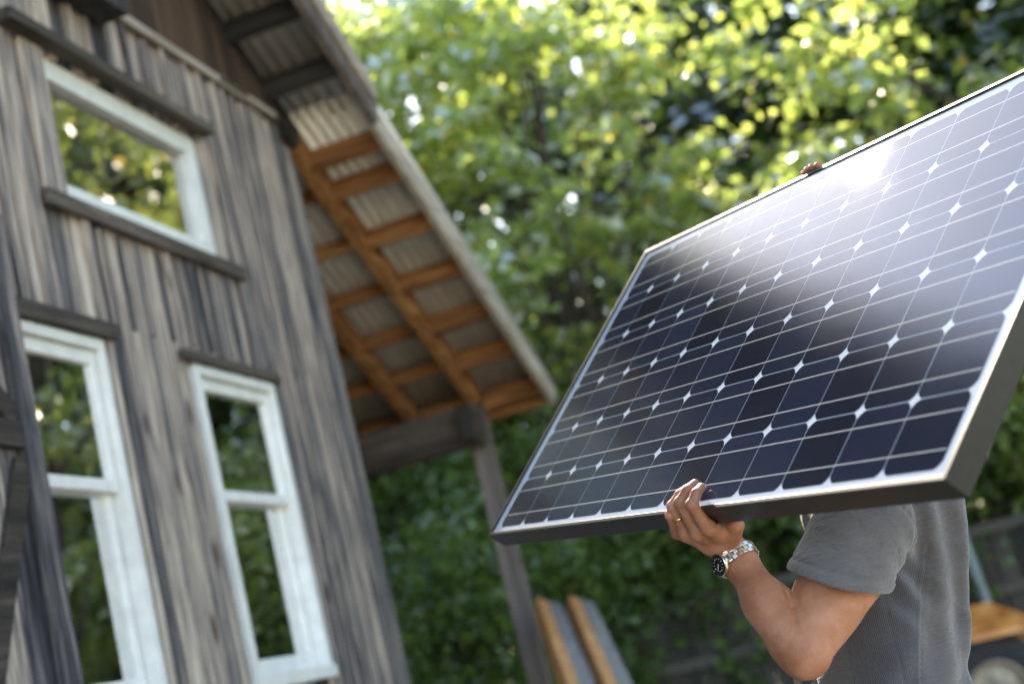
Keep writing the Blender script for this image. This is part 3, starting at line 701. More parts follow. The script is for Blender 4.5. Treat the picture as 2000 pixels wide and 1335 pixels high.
def arm_f(P):
    d = seg_d(P, WR_L + side * .006, W2_ + side * .006, .0235, .0235)
    d = smin(d, seg_d(P, WR_L - side * .007, W2_ - side * .007, .0225, .0235), .012)
    M_ = WR_L + dv * .115
    d = smin(d, seg_d(P, W2_ - side * .003, M_ + side * .003, .0255, .0365), .02)
    d = smin(d, seg_d(P, M_ + side * .003, EL_L + side * .004 - dv * .03, .0365, .043), .02)
    d = smin(d, seg_d(P, M_ - side * .010 + dv * .01, EL_L - dv * .035 - side * .018, .026, .033), .02)   # brachioradialis
    d = smin(d, np.linalg.norm(P - (EL_L + dv * .004).astype(np.float32), axis=1) - .042, .02)
    up = seg_d(P, EL_L, EL_L + ua * .10, .043, .055); up = smin(up, seg_d(P, EL_L + ua * .10, EL_L + ua * .17, .055, .064), .02)
    up = smin(up, seg_d(P, EL_L + ua * .17, SH_L, .064, .070), .03)
    bi = EL_L + ua * .12 + side * .018; up = smin(up, seg_d(P, EL_L + ua * .075 + side * .012, EL_L + ua * .17 + side * .010, .042, .05), .02)
    up = smin(up, seg_d(P, EL_L + ua * .05 - side * .010, EL_L + ua * .15 - side * .022, .04, .05), .02)   # triceps
    return smin(d, up, .006)
GRV = []
def left_f(P):
    d = smin(arm_f(P), hand_f(P, fing, frad, CMC, THB, WR_L), .012)
    for a_, b_, r_g in GRV:                       # creases cut softly into the skin
        g_ = seg_d(P, a_, b_, r_g, r_g * .4); k_g = .006; d = -smin(-d, g_, k_g)
    return d
def on_skin(px, py, out=0.0):
    t = np.linspace(2.1, 2.8, 1400); d_ = B.T @ np.array([(px - 1000) / FPX, (py - 667.5) / FPX, 1.0]); Q = CAM_POS + d_[None] * t[:, None]
    q = left_f(Q.astype(np.float32)); return Q[np.argmax(q < 0)] - B[2] * out
_g = [on_skin(1536, 1152, .003), on_skin(1547, 1182, .002), on_skin(1553, 1208, .002), on_skin(1557, 1222, .003)]
_w = [on_skin(1440, 1032, .002), on_skin(1408, 1046, .002)]
GRV += [(_g[0], _g[1], .004), (_g[1], _g[2], .0035), (_g[2], _g[3], .0022)]
man = tag(empty('person', tuple(bp_(0, 0, 0))), 'man in grey t-shirt seen from his left side, raising a solar panel with both hands', 'person')
MO = np.array(man.location)
pts = np.array([*(j for v in fing.values() for j in v), SH_L, EL_L, WR_L, *THB])
Vl, Fl = sparse_mesh(left_f, pts.min(0) - .10, pts.max(0) + .10, .0016, 'l', M_skin)
# --- right hand over the top edge
def Rt(u, v, n): return P2W((u, v, n))
VT = V1
fr = {}
for k, u, l in (('index', .706, .0), ('middle', .688, .002), ('ring', .670, .001), ('pinky', .653, -.003)):
    fr[k] = [Rt(u + .004, VT - .050, -.066), Rt(u + .002, VT + .002, -.048), Rt(u, VT + .0145, -.022), Rt(u - .003, VT + .0085, .003 + l)]
frr = {'index': (.0115, .0102, .0090, .0078), 'middle': (.0115, .0104, .0092, .008), 'ring': (.011, .0098, .0085, .0076), 'pinky': (.010, .0086, .0076, .0068)}
CMR = {k: v[0] * .35 + WR_R * .65 + (fr[k][0] - fr['ring'][0]) * .3 for k, v in fr.items()}
THR = [CMR['index'], Rt(.735, VT - .075, -.075), Rt(.742, VT - .045, -.06), Rt(.745, VT - .02, -.053)]
def right_f(P):
    d = hand_f(P, fr, frr, CMR, THR, WR_R)
    d = smin(d, seg_d(P, WR_R, EL_R, .027, .040), .012); d = smin(d, seg_d(P, EL_R, SH_R, .042, .066), .02)
    return d
pr = np.array([*(j for v in fr.values() for j in v), SH_R, EL_R, WR_R, *THR])
Vr, Fr = sparse_mesh(right_f, pr.min(0) - .09, pr.max(0) + .09, .0026, 'r', M_skin)
# --- trunk, neck, head, legs
HA = HIP + np.array([0, 0, -.03])
LEG = {}
for sgn, nm, st in ((1, 'l', .10), (-1, 'r', -.12)):
    hip = HA + fL * sgn * .09; ank = np.array([HA[0], HA[1], 0]) + fL * sgn * .11 + fF * st + UPV * .09; kn = (hip + ank) / 2 + fF * .05 + UPV * .02
    LEG[nm] = (hip, kn, ank)
EYE = HEAD + fF * .085 + UPV * .005
def trunk_f(P):
    d = aniso(P, CHEST, HIP, .090, .098, RM, np.array([1, .74, 1]))
    d = smin(d, seg_d(P, NECK - UPV * .03, SH_L, .06, .06), .05); d = smin(d, seg_d(P, NECK - UPV * .03, SH_R, .06, .065), .05)
    d = smin(d, seg_d(P, NECK - UPV * .02, HEAD - UPV * .03, .058, .055), .03)
    d = smin(d, ell_d(P, HEAD + UPV * .025 - fF * .012, (.098, .076, .105), RM), .02)
    d = smin(d, ell_d(P, HEAD + fF * .035 - UPV * .045, (.062, .056, .07), RM), .03)
    d = smin(d, seg_d(P, HEAD + fF * .088 + UPV * .012, HEAD + fF * .108 - UPV * .03, .008, .014), .012)      # nose
    d = smin(d, seg_d(P, HEAD + fF * .082 - UPV * .062 - fL * .02, HEAD + fF * .082 - UPV * .062 + fL * .02, .009, .009), .008)   # lips
    d = smin(d, seg_d(P, HEAD + fF * .078 + UPV * .03 - fL * .035, HEAD + fF * .078 + UPV * .03 + fL * .035, .011, .011), .012)   # brow
    d = smin(d, ell_d(P, HEAD + fF * .07 - UPV * .10, (.024, .028, .02), RM), .02)
    for s in (1, -1):
        d = smin(d, ell_d(P, HEAD + fL * s * .078 - UPV * .005 - fF * .008, (.018, .009, .032), RM), .006)
        d = np.maximum(d, -(np.linalg.norm(P - (HEAD + fF * .097 + fL * s * .032 + UPV * .004).astype(np.float32), axis=1) - .013))
    for hip, kn, ank in LEG.values():
        d = smin(d, seg_d(P, hip, kn, .085, .056), .04); d = smin(d, seg_d(P, kn, ank, .054, .038), .02)
        d = smin(d, seg_d(P, ank - UPV * .05, ank - UPV * .055 + fF * .14, .035, .03), .02)
    return d
lo = np.array([HIP[0] - .36, HIP[1] - .40, .0]); hi = np.array([HIP[0] + .36, HIP[1] + .42, HEAD[2] + .18])
Vt, Ft = sparse_mesh(trunk_f, lo, hi, .0075, 't', M_skin)
V = np.concatenate([Vl, Vr, Vt]); Fa = np.concatenate([Fl, Fr + len(Vl), Ft + len(Vl) + len(Vr)])
body = mesh_np('body', V - MO, Fa, M_skin, man)
# hair, eyes
def hair_f(P):
    d = ell_d(P, HEAD + UPV * .034 - fF * .018, (.104, .083, .108), RM)
    cutp = (P - (HEAD + fF * .055 + UPV * .035).astype(np.float32)) @ (fF * .8 - UPV * .6).astype(np.float32)
    cutn = -(P - (HEAD - UPV * .045).astype(np.float32)) @ UPV.astype(np.float32)
    return np.maximum(np.maximum(d, cutp), cutn) + .002 * np.sin(P[:, 0] * 260 + P[:, 2] * 90) * np.sin(P[:, 1] * 240)
Vh, Fh = sparse_mesh(hair_f, HEAD - .16, HEAD + .17, .004, 'h', M_hair); mesh_np('hair', Vh - MO, Fh, M_hair, man)
for s in (1, -1):
    mb = MB(); c = HEAD + fF * .090 + fL * s * .032 + UPV * .004 - MO
    mb.lathe([(.0001, -.0125), (.007, -.010), (.0115, -.004), (.012, .002), (.009, .0085), (.0001, .0122)], c, fF, 16); e = mb.build('eye', M_eye, man, smooth=True)
    mb = MB(); mb.lathe([(.0001, .0135), (.0035, .0125), (.0055, .0105)], c, fF, 14); mb.build('iris', M_iris, e, smooth=True)
# --- t-shirt
hemc = SH_L + (EL_L - SH_L) * .46
fwdS, backS = CHEST @ fF, 0
cutN = -(B[1] * .97 - B[0] * .22) * -1.0; cutN = cutN / np.linalg.norm(cutN)     # pointing down the sleeve
armpit = at(1742, 1108, 2.56)
def wr(P, z0=0):
    f_ = P @ fF.astype(np.float32); l_ = P @ fL.astype(np.float32); z = P[:, 2]; f0 = float(CHEST @ fF)
    x = f_ - f0
    b_ = np.exp(-((x + .09) / .07) ** 2)                                     # long hanging folds of the back
    w = .0088 * b_ * (np.sin(x * 88 + 2.2 * np.sin(z * 5.5 + .6) + l_ * 9)) * np.clip((z - .98) * 6, .15, 1)
    w += .0032 * np.sin((x * .75 + (z - 1.1) * .95) * 66 + 1.6 * np.sin(z * 13)) * np.exp(-((z - 1.05) / .10) ** 2)   # slanting folds at the waist
    w += .0045 * np.sin((x * 1.1 - (z - 1.2) * .8) * 95 + l_ * 12) * np.exp(-(((x - .0) / .05) ** 2 + ((z - 1.24) / .07) ** 2))   # under the arm
    w += .0012 * np.sin(z * 38 + x * 30 + l_ * 20) + .0006 * np.sin(z * 95 - x * 70 + 2 * np.sin(x * 30))
    # seams: back side seam, front side seam, armhole
    sb = x - (-.026 - .26 * (z - 1.22) + .006 * np.sin((z - 1.0) * 14)); m_l = np.clip(((P - CHEST.astype(np.float32)) @ fL.astype(np.float32) - .03) * 40, 0, 1) * (z < 1.30)
    w += m_l * (.0016 * np.exp(-(sb / .0022) ** 2) - .0010 * np.exp(-((sb - .006) / .0035) ** 2))
    w += m_l * .0014 * np.exp(-((x - .048 + .03 * (z - 1.1)) / .0022) ** 2)
    q = P - ARMH.astype(np.float32); q = q - (q @ B[2].astype(np.float32))[:, None] * B[2].astype(np.float32); rr_ = np.linalg.norm(q, axis=1)
    w += .0026 * np.exp(-((rr_ - .068) / .0026) ** 2) * ((q @ B[0].astype(np.float32)) > .01) * (z > 1.27)
    return w
ARMH = at(1692, 1042, 2.52)
HEMZ = .90
def sleeve0(P):
    oc_ = toC * .006; e_ = hemc + oc_ + (EL_L - SH_L) * .25
    sl = seg_d(P, SH_L + oc_, e_, .079, .079); sl = smin(sl, seg_d(P, SH_L + oc_, e_ + side * .010, .076, .077), .02); sl = smin(sl, seg_d(P, SH_L + side * .034 + toC * .0, hemc + side * .012, .068, .072), .02)
    return sl + .0013 * np.sin((P @ (B[0] * .9 + B[1] * .5).astype(np.float32)) * 85 + 2 * np.sin((P @ B[1].astype(np.float32)) * 24))
def shirt_raw(P, off=0.0):
    A_ = CHEST + UPV * .015; Bz = WAIST + UPV * .0
    d = aniso(P, A_, Bz, .114, .113, RM, np.array([1, .74, 1])); d = smin(d, aniso(P, Bz, np.array([Bz[0], Bz[1], HEMZ - .1]) - fF * .012, .116, .138, RM, np.array([1, .76, 1])), .03)
    d = smin(d, seg_d(P, NECK - UPV * .035 - fF * .012, SH_L + UPV * .004, .058, .076), .05); d = smin(d, seg_d(P, NECK - UPV * .035, SH_R, .066, .078), .05)
    # shoulder blade and loose cloth at the back hem
    d = smin(d, seg_d(P, NECK - fF * .075 - UPV * .05 + fL * .07, WAIST - fF * .062 - UPV * .02 + fL * .04, .058, .058), .05)
    d = smin(d, seg_d(P, WAIST - fF * .05 - UPV * .03, WAIST - fF * .125 - UPV * .16, .045, .06), .035)
    sl = sleeve0(P)
    sl = np.maximum(sl, (P - hemc.astype(np.float32)) @ cutN.astype(np.float32))
    slr = np.maximum(seg_d(P, SH_R, SH_R + (EL_R - SH_R) * .5, .079, .068), (P - (SH_R + (EL_R - SH_R) * .45).astype(np.float32)) @ ((EL_R - SH_R) / .29).astype(np.float32))
    # hem band of the sleeve
    t_ = (P - hemc.astype(np.float32)) @ cutN.astype(np.float32)
    sl = sl - .0012 * np.clip(1 - np.abs(t_ + .010) / .011, 0, 1) ** .5 + .0022 * np.exp(-((t_ + .021) / .0026) ** 2)
    d = smin(d, sl, .012); d = smin(d, slr, .02)
    d = d + wr(P)
    d = np.maximum(d, HEMZ - P[:, 2])
    # neck opening
    d = np.maximum(d, -(seg_d(P, NECK - UPV * .01 + fF * .01, HEAD + UPV * .1, .062, .07)))
    return d
def shirt_f(P):
    d = shirt_raw(P)
    # hollow the sleeve ends and the bottom hem
    h = (P - (hemc - cutN * .035).astype(np.float32)) @ cutN.astype(np.float32)
    inner = sleeve0(P) + wr(P) + .0075
    d = np.maximum(d, -np.maximum(inner, -h))
    inb = aniso(P, WAIST, np.array([WAIST[0], WAIST[1], .7]), .114, .128, RM, np.array([1, .76, 1])); d = np.maximum(d, -np.maximum(inb, P[:, 2] - (HEMZ + .04)))
    return d
lo = np.minimum(np.minimum(SH_R, WAIST) - .30, SH_L - .15); lo[2] = HEMZ - .02; hi = np.maximum(SH_R, NECK) + .22; hi[2] = NECK[2] + .12
lo = np.array([SH_L[0] - .24, HIP[1] - .34, HEMZ - .02]); hi = np.array([SH_R[0] + .14, HIP[1] + .34, SH_R[2] + .16])
Vs, Fs = sparse_mesh(shirt_f, lo, hi, .0034, 's', M_shirt)
# the ribbed panel under the arm: faces on his left side between two seams
fc = Vs[Fs].mean(1); pixc = None
def to_px(P):
    y = (P - CAM_POS) @ B.T; return 1000 + FPX * y[:, 0] / y[:, 2], 667.5 + FPX * y[:, 1] / y[:, 2]
f0 = float(CHEST @ fF); xf = fc @ fF - f0; lf = (fc - CHEST) @ fL; zf = fc[:, 2]
seam_b = -.026 - .26 * (zf - 1.22) + .006 * np.sin((zf - 1.0) * 14)       # back seam
seam_f = .115
arm_clear = (sleeve0(fc.astype(np.float32)) > .010) | ((fc - hemc) @ cutN > .012)
rib = (xf > seam_b) & (lf > .06) & (zf < armpit[2] + .01) & arm_clear
def sub(Vv, Ff):
    u, inv = np.unique(Ff.ravel(), return_inverse=True); return Vv[u], inv.reshape(Ff.shape)
va, fa_ = sub(Vs, Fs[~rib]); shirt = mesh_np('t_shirt', va - MO, fa_, M_shirt, man)
vb, fb_ = sub(Vs, Fs[rib]); sp = mesh_np('side_panel', vb - MO, fb_, M_rib, shirt); sp['label'] = 'finely ribbed darker side panel of the t-shirt'
# --- trousers and shoes
def trouser_f(P):
    d = aniso(P, HIP + UPV * .06, HIP - UPV * .04, .118, .12, RM, np.array([1, .74, 1]))
    for hip, kn, ank in LEG.values():
        d = smin(d, seg_d(P, hip, kn, .094, .070), .04); d = smin(d, seg_d(P, kn, ank - UPV * .02, .069, .058), .02)
    d = np.maximum(d, .075 - P[:, 2]); d = np.maximum(d, P[:, 2] - (HIP[2] + .10))
    return d + .003 * np.sin(P[:, 2] * 45 + P[:, 0] * 30) * np.sin(P[:, 1] * 28)
Vq, Fq = sparse_mesh(trouser_f, [HIP[0] - .34, HIP[1] - .4, .05], [HIP[0] + .34, HIP[1] + .4, HIP[2] + .14], .009, 'q', M_trouser); mesh_np('trousers', Vq - MO, Fq, M_trouser, man)
for hip, kn, ank in LEG.values():
    def shoe_f(P, ank=ank):
        a = ank.copy(); a[2] = .045
        d = seg_d(P, a - fF * .05, a + fF * .17, .044, .04); d = smin(d, seg_d(P, a, a + UPV * .05, .047, .047), .02)
        return np.maximum(d, .004 - P[:, 2])
    Vz, Fz = sparse_mesh(shoe_f, ank - .28, ank + np.array([.28, .28, .06]), .007, 'z', M_shoe); mesh_np('shoe', Vz - MO, Fz, M_shoe, man)

# --- ring and wristwatch
a, b_ = fing['ring'][0], fing['ring'][1]; c = a + (b_ - a) * .60; ax = (b_ - a) / np.linalg.norm(b_ - a)
mb = MB(); r0 = .0113; mb.lathe([(r0, -.0022), (r0 + .0011, -.0016), (r0 + .0014, 0), (r0 + .0011, .0016), (r0, .0022), (r0 - .0006, 0)], c, ax, 40, closed=True)
tag(mb.build('ring', M_gold, None, smooth=True), 'thin gold wedding ring on the ring finger of the hand under the panel', 'ring')
WC = WR_L + dv * .023; watch = empty('wristwatch', tuple(WC)); tag(watch, 'steel wristwatch with black dial and link bracelet on the raised wrist', 'wristwatch')
toCp = toC - dv * (toC @ dv); toCp /= np.linalg.norm(toCp)
rad = side * .76 + toCp * .65; rad /= np.linalg.norm(rad)
rad2 = np.cross(dv, rad)
def wl(r, h, s): return rad * r + rad2 * h + dv * s           # watch coordinates, relative to WC
_t = np.linspace(.012, .05, 77); CC = rad * (float(_t[np.argmax(left_f((WC + rad[None] * _t[:, None]).astype(np.float32)) > 0)]) + .0035)
mb = MB()
mb.lathe([(.0001, -.004), (.0175, -.004), (.0192, -.001), (.0195, .003), (.0185, .0052), (.0001, .0052)], CC, rad, 48); case = mb.build('case', M_steel, watch, smooth=False)
for sg in (1, -1):
    for s2 in (1, -1):
        mb = MB(); p = CC + rad2 * sg * .0165 + dv * s2 * .0095; q = CC + rad2 * sg * .0235 + dv * s2 * .0085 - rad * .006; mb.tube([p, q], [.0032, .0026], 8); mb.build('lug', M_steel2, case, smooth=True)
mb = MB(); mb.lathe([(.0186, .0053), (.0188, .0072), (.0145, .0086), (.0138, .0060)], CC, rad, 60); bz = mb.build('bezel', M_black, watch, smooth=False)
mb = MB(); mb.lathe([(.0186, .0052), (.0196, .0058), (.0194, .0072), (.0186, .0078)], CC, rad, 60); mb.build('bezel_edge', M_steel2, bz)
mb = MB()
for k in range(12):
    th = 2 * math.pi * k / 12; e1 = rad2 * math.cos(th) + dv * math.sin(th); e2 = -rad2 * math.sin(th) + dv * math.cos(th); c = CC + rad * .0083 + e1 * .0164
    if k: continue
    w, l = (.0009, .0010)
    mb.add([c + e1 * l + e2 * w, c + e1 * l - e2 * w, c - e1 * l - e2 * w, c - e1 * l + e2 * w], [(0, 1, 2, 3)])
mb.build('bezel_mark', M_lume, bz)
mb = MB(); mb.lathe([(.0001, .0066), (.0136, .0066)], CC, rad, 40); dial = mb.build('dial', M_black, watch)
mb = MB()
for k in range(12):
    th = 2 * math.pi * k / 12; e1 = rad2 * math.cos(th) + dv * math.sin(th); c = CC + rad * .0069 + e1 * .0108
    mb.lathe([(.0001, .0002), (.0007 if k % 3 else .0010, .0002), (.0007 if k % 3 else .0010, -.0002)], c, rad, 10)
mb.build('hour_marker', M_lume, dial)
for ang, L_, w in ((2.2, .0065, .0008), (.6, .0098, .0006)):
    e1 = rad2 * math.cos(ang) + dv * math.sin(ang); mb = MB(); mb.tube([CC + rad * .0074 - e1 * .002, CC + rad * .0074 + e1 * L_], [w, w * .6], 6); mb.build('hand', M_steel2, dial)
mb = MB(); mb.tube([CC - dv * .0195, CC - dv * .0245], [.0028, .003], 10); mb.build('crown', M_steel2, case)
# bracelet: three rows of links round the wrist (ellipse)
def skin_r(dirv, s_=0.0):
    t = np.linspace(.012, .05, 77); Q = WC + dv * s_ + dirv[None] * t[:, None]; q = left_f(Q.astype(np.float32)); k = np.argmax(q > 0); return float(t[k])
BR = []
for k in range(80):
    u_ = side * math.cos(2 * math.pi * k / 80) + toCp * math.sin(2 * math.pi * k / 80); BR.append((skin_r(u_, -.006) + skin_r(u_, 0) + skin_r(u_, .006)) / 3 + .0030)
BR = [sum(BR[(k + q) % 80] for q in range(-8, 9)) / 17 + .0006 for k in range(80)]
mb = MB(); mg = MB(); NL = 22
for k in range(NL):
    th = 2 * math.pi * (k + .5) / NL
    def rp2(t_): u_ = side * math.cos(t_) + toCp * math.sin(t_); return u_ * (BR[int(round((t_ % (2 * math.pi)) / (2 * math.pi) * 80)) % 80])
    ce = rp2(th)
    if (ce / np.linalg.norm(ce)) @ rad > .90: continue
    tg = rp2(th + .157) - rp2(th - .157); Lk = float(np.linalg.norm(tg)) / .32 * 2 * math.pi / NL; tg /= np.linalg.norm(tg); nn = np.cross(dv, tg); nn = nn if nn @ ce > 0 else -nn
    Mx = Matrix((tuple(tg), tuple(dv), tuple(nn))).transposed()
    L_ = 2 * math.pi * .0335 / NL
    for row, wd, sh in ((-1, .0068, 0), (0, .0062, .5), (1, .0068, 0)):
        th2 = th + 2 * math.pi / NL * sh; c2 = rp2(th2)
        (mb if row else mg).box(c2 + dv * row * .0068, (Lk * (.93 if row else .80), wd, .0034), Mx, .5)
mb.build('bracelet', M_steel, watch, .0005); mg.build('centre_link', M_steel2, watch, .0005)
watch.location = tuple(WC)

# ------------------------------------------------------------------ trees and bushes
def leaf_mesh(name, centers, size, mat, per, spread, flat=.55, seed=0, droop=.35):
    """leaves as small folded blades (two quads sharing a midrib) scattered round the cluster centres"""
    r = np.random.default_rng(seed); C = np.repeat(centers, per, 0); n = len(C)
    d = r.normal(size=(n, 3)); d /= np.linalg.norm(d, axis=1)[:, None]; rr = r.random(n) ** .5
    spr = np.repeat(r.uniform(.6, 1.35, len(centers)), per); off = d * rr[:, None] * spread * spr[:, None]; off[:, 2] *= flat
    tilt = np.repeat(r.normal(size=(len(centers), 2)) * .35, per, 0); off[:, 2] += (off[:, :2] * tilt).sum(1)
    P = C + off
    nrm = r.normal(size=(n, 3)) * .75 + np.array([0, 0, 1.0]) + d * .45; nrm /= np.linalg.norm(nrm, axis=1)[:, None]
    t = r.normal(size=(n, 3)) + d * .6; t[:, 2] -= droop; t -= nrm * (t * nrm).sum(1)[:, None]; t /= np.linalg.norm(t, axis=1)[:, None]
    b = np.cross(nrm, t); s = size * r.uniform(.45, 1.5, n)[:, None]
    fold = nrm * .16
    tip = P + t * s; base = P - t * s * .75
    l1 = P + (b * .62 + fold + t * .15) * s; l2 = P - (b * .62 - fold - t * .15) * s
    V = np.stack([base, l1, tip, l2], 1).reshape(-1, 3)
    i = np.arange(n) * 4; F = np.concatenate([np.stack([i, i + 1, i + 2], 1), np.stack([i, i + 2, i + 3], 1)])
    me = bpy.data.meshes.new(name); me.vertices.add(len(V)); me.vertices.foreach_set('co', V.astype(np.float32).ravel())
    me.loops.add(F.size); me.loops.foreach_set('vertex_index', F.ravel().astype(np.int32)); me.polygons.add(len(F)); me.polygons.foreach_set('loop_start', np.arange(0, F.size, 3, dtype=np.int32))
    me.update(calc_edges=True); me.materials.append(mat); return me
def crown_centers(seed, n, rx, ry, rz, zc, hollow=.35):
    r = np.random.default_rng(seed); out = []
    lob = r.normal(size=(7, 3)); lob /= np.linalg.norm(lob, axis=1)[:, None]
    while len(out) < n:
        d = r.normal(size=3); d /= np.linalg.norm(d); k = r.random() ** (1 / 2.2)
        if k < hollow: continue
        bulge = .78 + .35 * max(0, (lob @ d).max()) ** 3
        # bands of foliage with gaps between them
        p = d * k * bulge * np.array([rx, ry, rz])
        if math.sin(p[0] * 2.1 + seed) + math.sin(p[1] * 2.4 + seed * 2) + math.sin(p[2] * 3.2 + p[0]) < -1.05: continue
        out.append(p + np.array([0, 0, zc]))
    return np.array(out)
def trunk_mesh(seed, centers, h, r0, zc, nl=16):
    r = np.random.default_rng(seed + 50); mb = MB()
    tp = [(0, 0, -.3)]; x = y = 0
    for k in range(1, 7):
        x += r.normal() * .09; y += r.normal() * .09; tp.append((x, y, h * k / 6))
    mb.tube(tp, [r0 * 1.35] + [r0 * (1 - .13 * k) for k in range(6)], 9)
    idx = r.choice(len(centers), nl, replace=False)
    for i in idx:
        c = centers[i]; zb = max(.22 * h, min(c[2] - .5, h) * r.uniform(.55, .9)); j = min(5, int(zb / h * 6)); b0 = np.array(tp[j]) + (np.array(tp[j + 1]) - np.array(tp[j])) * (zb / h * 6 - j)
        mid = (b0 + c) / 2 + np.array([0, 0, .25]) + r.normal(size=3) * .15; rb = r0 * .32
        mb.tube([b0, b0 * .6 + mid * .4, mid, c], [rb, rb * .8, rb * .55, rb * .2], 6)
        for q in range(2):
            e = c + r.normal(size=3) * .5; mb.tube([mid, (mid + e) / 2 + r.normal(size=3) * .1, e], [rb * .4, rb * .28, rb * .1], 5)
    return mb
protos = {}
def tree_proto(key, seed, n, per, rx, ry, rz, zc, h, r0, leaf, spread, mat, flat=.55, hollow=.35):
    cs = crown_centers(seed, n, rx, ry, rz, zc, hollow)
    cm = leaf_mesh('crown', cs, leaf, mat, per, spread, flat, seed)
    tb = trunk_mesh(seed, cs, h, r0, zc); to = tb.build('trunk', M_bark, None, smooth=True); tm = to.data; bpy.data.objects.remove(to)
    protos[key] = (cm, tm)
tree_proto('maple', 3, 210, 62, 3.0, 3.0, 3.0, 5.6, 6.4, .17, .078, .50, M_leafA, .34)
tree_proto('maple2', 11, 210, 62, 2.7, 2.9, 3.4, 5.9, 7.0, .15, .072, .50, M_leafA, .34)
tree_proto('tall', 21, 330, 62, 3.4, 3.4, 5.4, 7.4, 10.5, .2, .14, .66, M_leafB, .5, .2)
tree_proto('bush', 31, 90, 70, 1.25, 1.25, .95, 1.0, 1.2, .04, .045, .34, M_leafC, .7, .2)
tree_proto('shrub', 41, 60, 60, .8, .8, 1.25, 1.5, 1.8, .03, .042, .30, M_leafC, .8, .15)
def plant(key, name, x, y, rz, sc, label, cat, group, z=0, sz=1, mat=None):
    cm, tm = protos[key]; root = empty(name, (x, y, z)); root.rotation_euler = (0, 0, rz); root.scale = (sc, sc, sc * sz)
    c = bpy.data.objects.new('crown', cm); t = bpy.data.objects.new('trunk', tm)
    for o in (c, t): COL.objects.link(o); o.parent = root
    if mat is not None: c.material_slots[0].link = 'OBJECT'; c.material_slots[0].material = mat
    tag(root, label, cat, group); return root
GT = 'leafy trees behind the yard'
plant('maple', 'maple_tree', 13.4, 2.7, .4, 1.0, 'sunlit yellow-green maple filling the middle of the view behind the rake', 'tree', GT)
plant('maple2', 'maple_tree', 12.8, 5.9, 2.1, 1.05, 'sunlit maple just right of and behind the roof edge', 'tree', GT)
plant('maple2', 'maple_tree', 11.6, -2.3, 4.0, .98, 'bright yellow-green maple above the right end of the solar panel', 'tree', GT)
plant('tall', 'shade_tree', 19.3, -1.6, 1.0, 1.0, 'dark tall tree seen through the gap between the bright maples', 'tree', GT)
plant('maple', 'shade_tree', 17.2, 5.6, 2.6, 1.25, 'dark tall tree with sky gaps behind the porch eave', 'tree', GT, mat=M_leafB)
plant('tall', 'shade_tree', 22.5, 3.2, .3, 1.05, 'farthest dark tree between the two nearer dark trees', 'tree', GT)
plant('tall', 'shade_tree', 17.6, -6.2, 4.4, 1.0, 'dark tall tree at the far right behind the bright maple', 'tree', GT)
plant('tall', 'shade_tree', 16.5, 9.8, 3.3, .95, 'dark tree seen under the porch roof beside the wall corner', 'tree', GT)
plant('maple', 'maple_tree', 12.5, 8.4, 5.3, .85, 'shaded maple under the porch roof near the house corner', 'tree', GT)
for x, y, r0, sc in ((25, -4.5, 0, 1.25), (24.5, 12.5, 2, 1.2), (22, -9, 4, 1.2), (21.8, 9.6, 5, 1.1)):
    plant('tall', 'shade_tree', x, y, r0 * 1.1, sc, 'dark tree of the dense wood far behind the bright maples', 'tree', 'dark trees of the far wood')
plant('maple2', 'maple_tree', 15.2, 7.0, 1.7, 1.35, 'light maple at the top left, touching the rake board', 'tree', GT)
# trees mirrored in the windows, to the right of the view
plant('maple', 'maple_tree', 11.5, -6.4, 2.2, 1.05, 'maple mirrored in the right-hand tall window', 'tree', GT)
plant('maple2', 'maple_tree', 8.5, -8.6, 1.2, 1.0, 'maple mirrored in the left-hand tall window', 'tree', GT)
plant('tall', 'shade_tree', 15.5, -13.5, 2.0, .95, 'dark tall tree mirrored in the high window', 'tree', GT)
GB = 'bushes in front of the fence and the yard edge'
bl = [(11.2, 5.3, 1.15, 'dark green bush right of the wall corner under the porch beam'), (10.8, 3.7, 1.0, 'dark green bush just left of the porch post'), (12.7, 2.9, 1.25, 'green bush right of the porch post'),
      (12.8, 1.9, 1.2, 'green bush above the leaning timbers'), (12.75, 1.0, 1.2, 'green bush behind the raised forearm'), (12.9, -.4, 1.1, 'green bush behind the fence left of the shirt'),
      (10.6, 6.6, 1.2, 'darkest bush beside the house corner')]
for i, (x, y, sc, lb) in enumerate(bl): plant('bush', 'bush', x, y, i * 1.3, sc, lb, 'bush', GB, sz=1.25)
sl_ = [(11.6, 4.4, 1.3, 'tall slim shrub between the wall corner and the post'), (11.5, 3.2, 1.2, 'tall slim shrub right behind the porch post'), (12.6, 2.4, 1.3, 'tall slim shrub above the timbers below the panel corner'),
       (12.6, .4, 1.25, 'tall slim shrub between the forearm and the shirt'), (12.5, -1.0, 1.45, 'bright shrub leaning over the fence at the right edge'), (13.6, -3.2, 1.9, 'tall bright shrub behind the fence, mirrored low in the right-hand tall window'), (12.6, -2.9, 1.6, 'bright shrub behind the fence, mirrored in the left-hand tall window')]
for i, (x, y, sc, lb) in enumerate(sl_): plant('shrub', 'shrub', x, y, i * 2.1 + .5, sc, lb, 'shrub', GB, mat=M_leafD if i > 3 else None)  # right-hand shrubs get the leaf colour with sunlight painted in

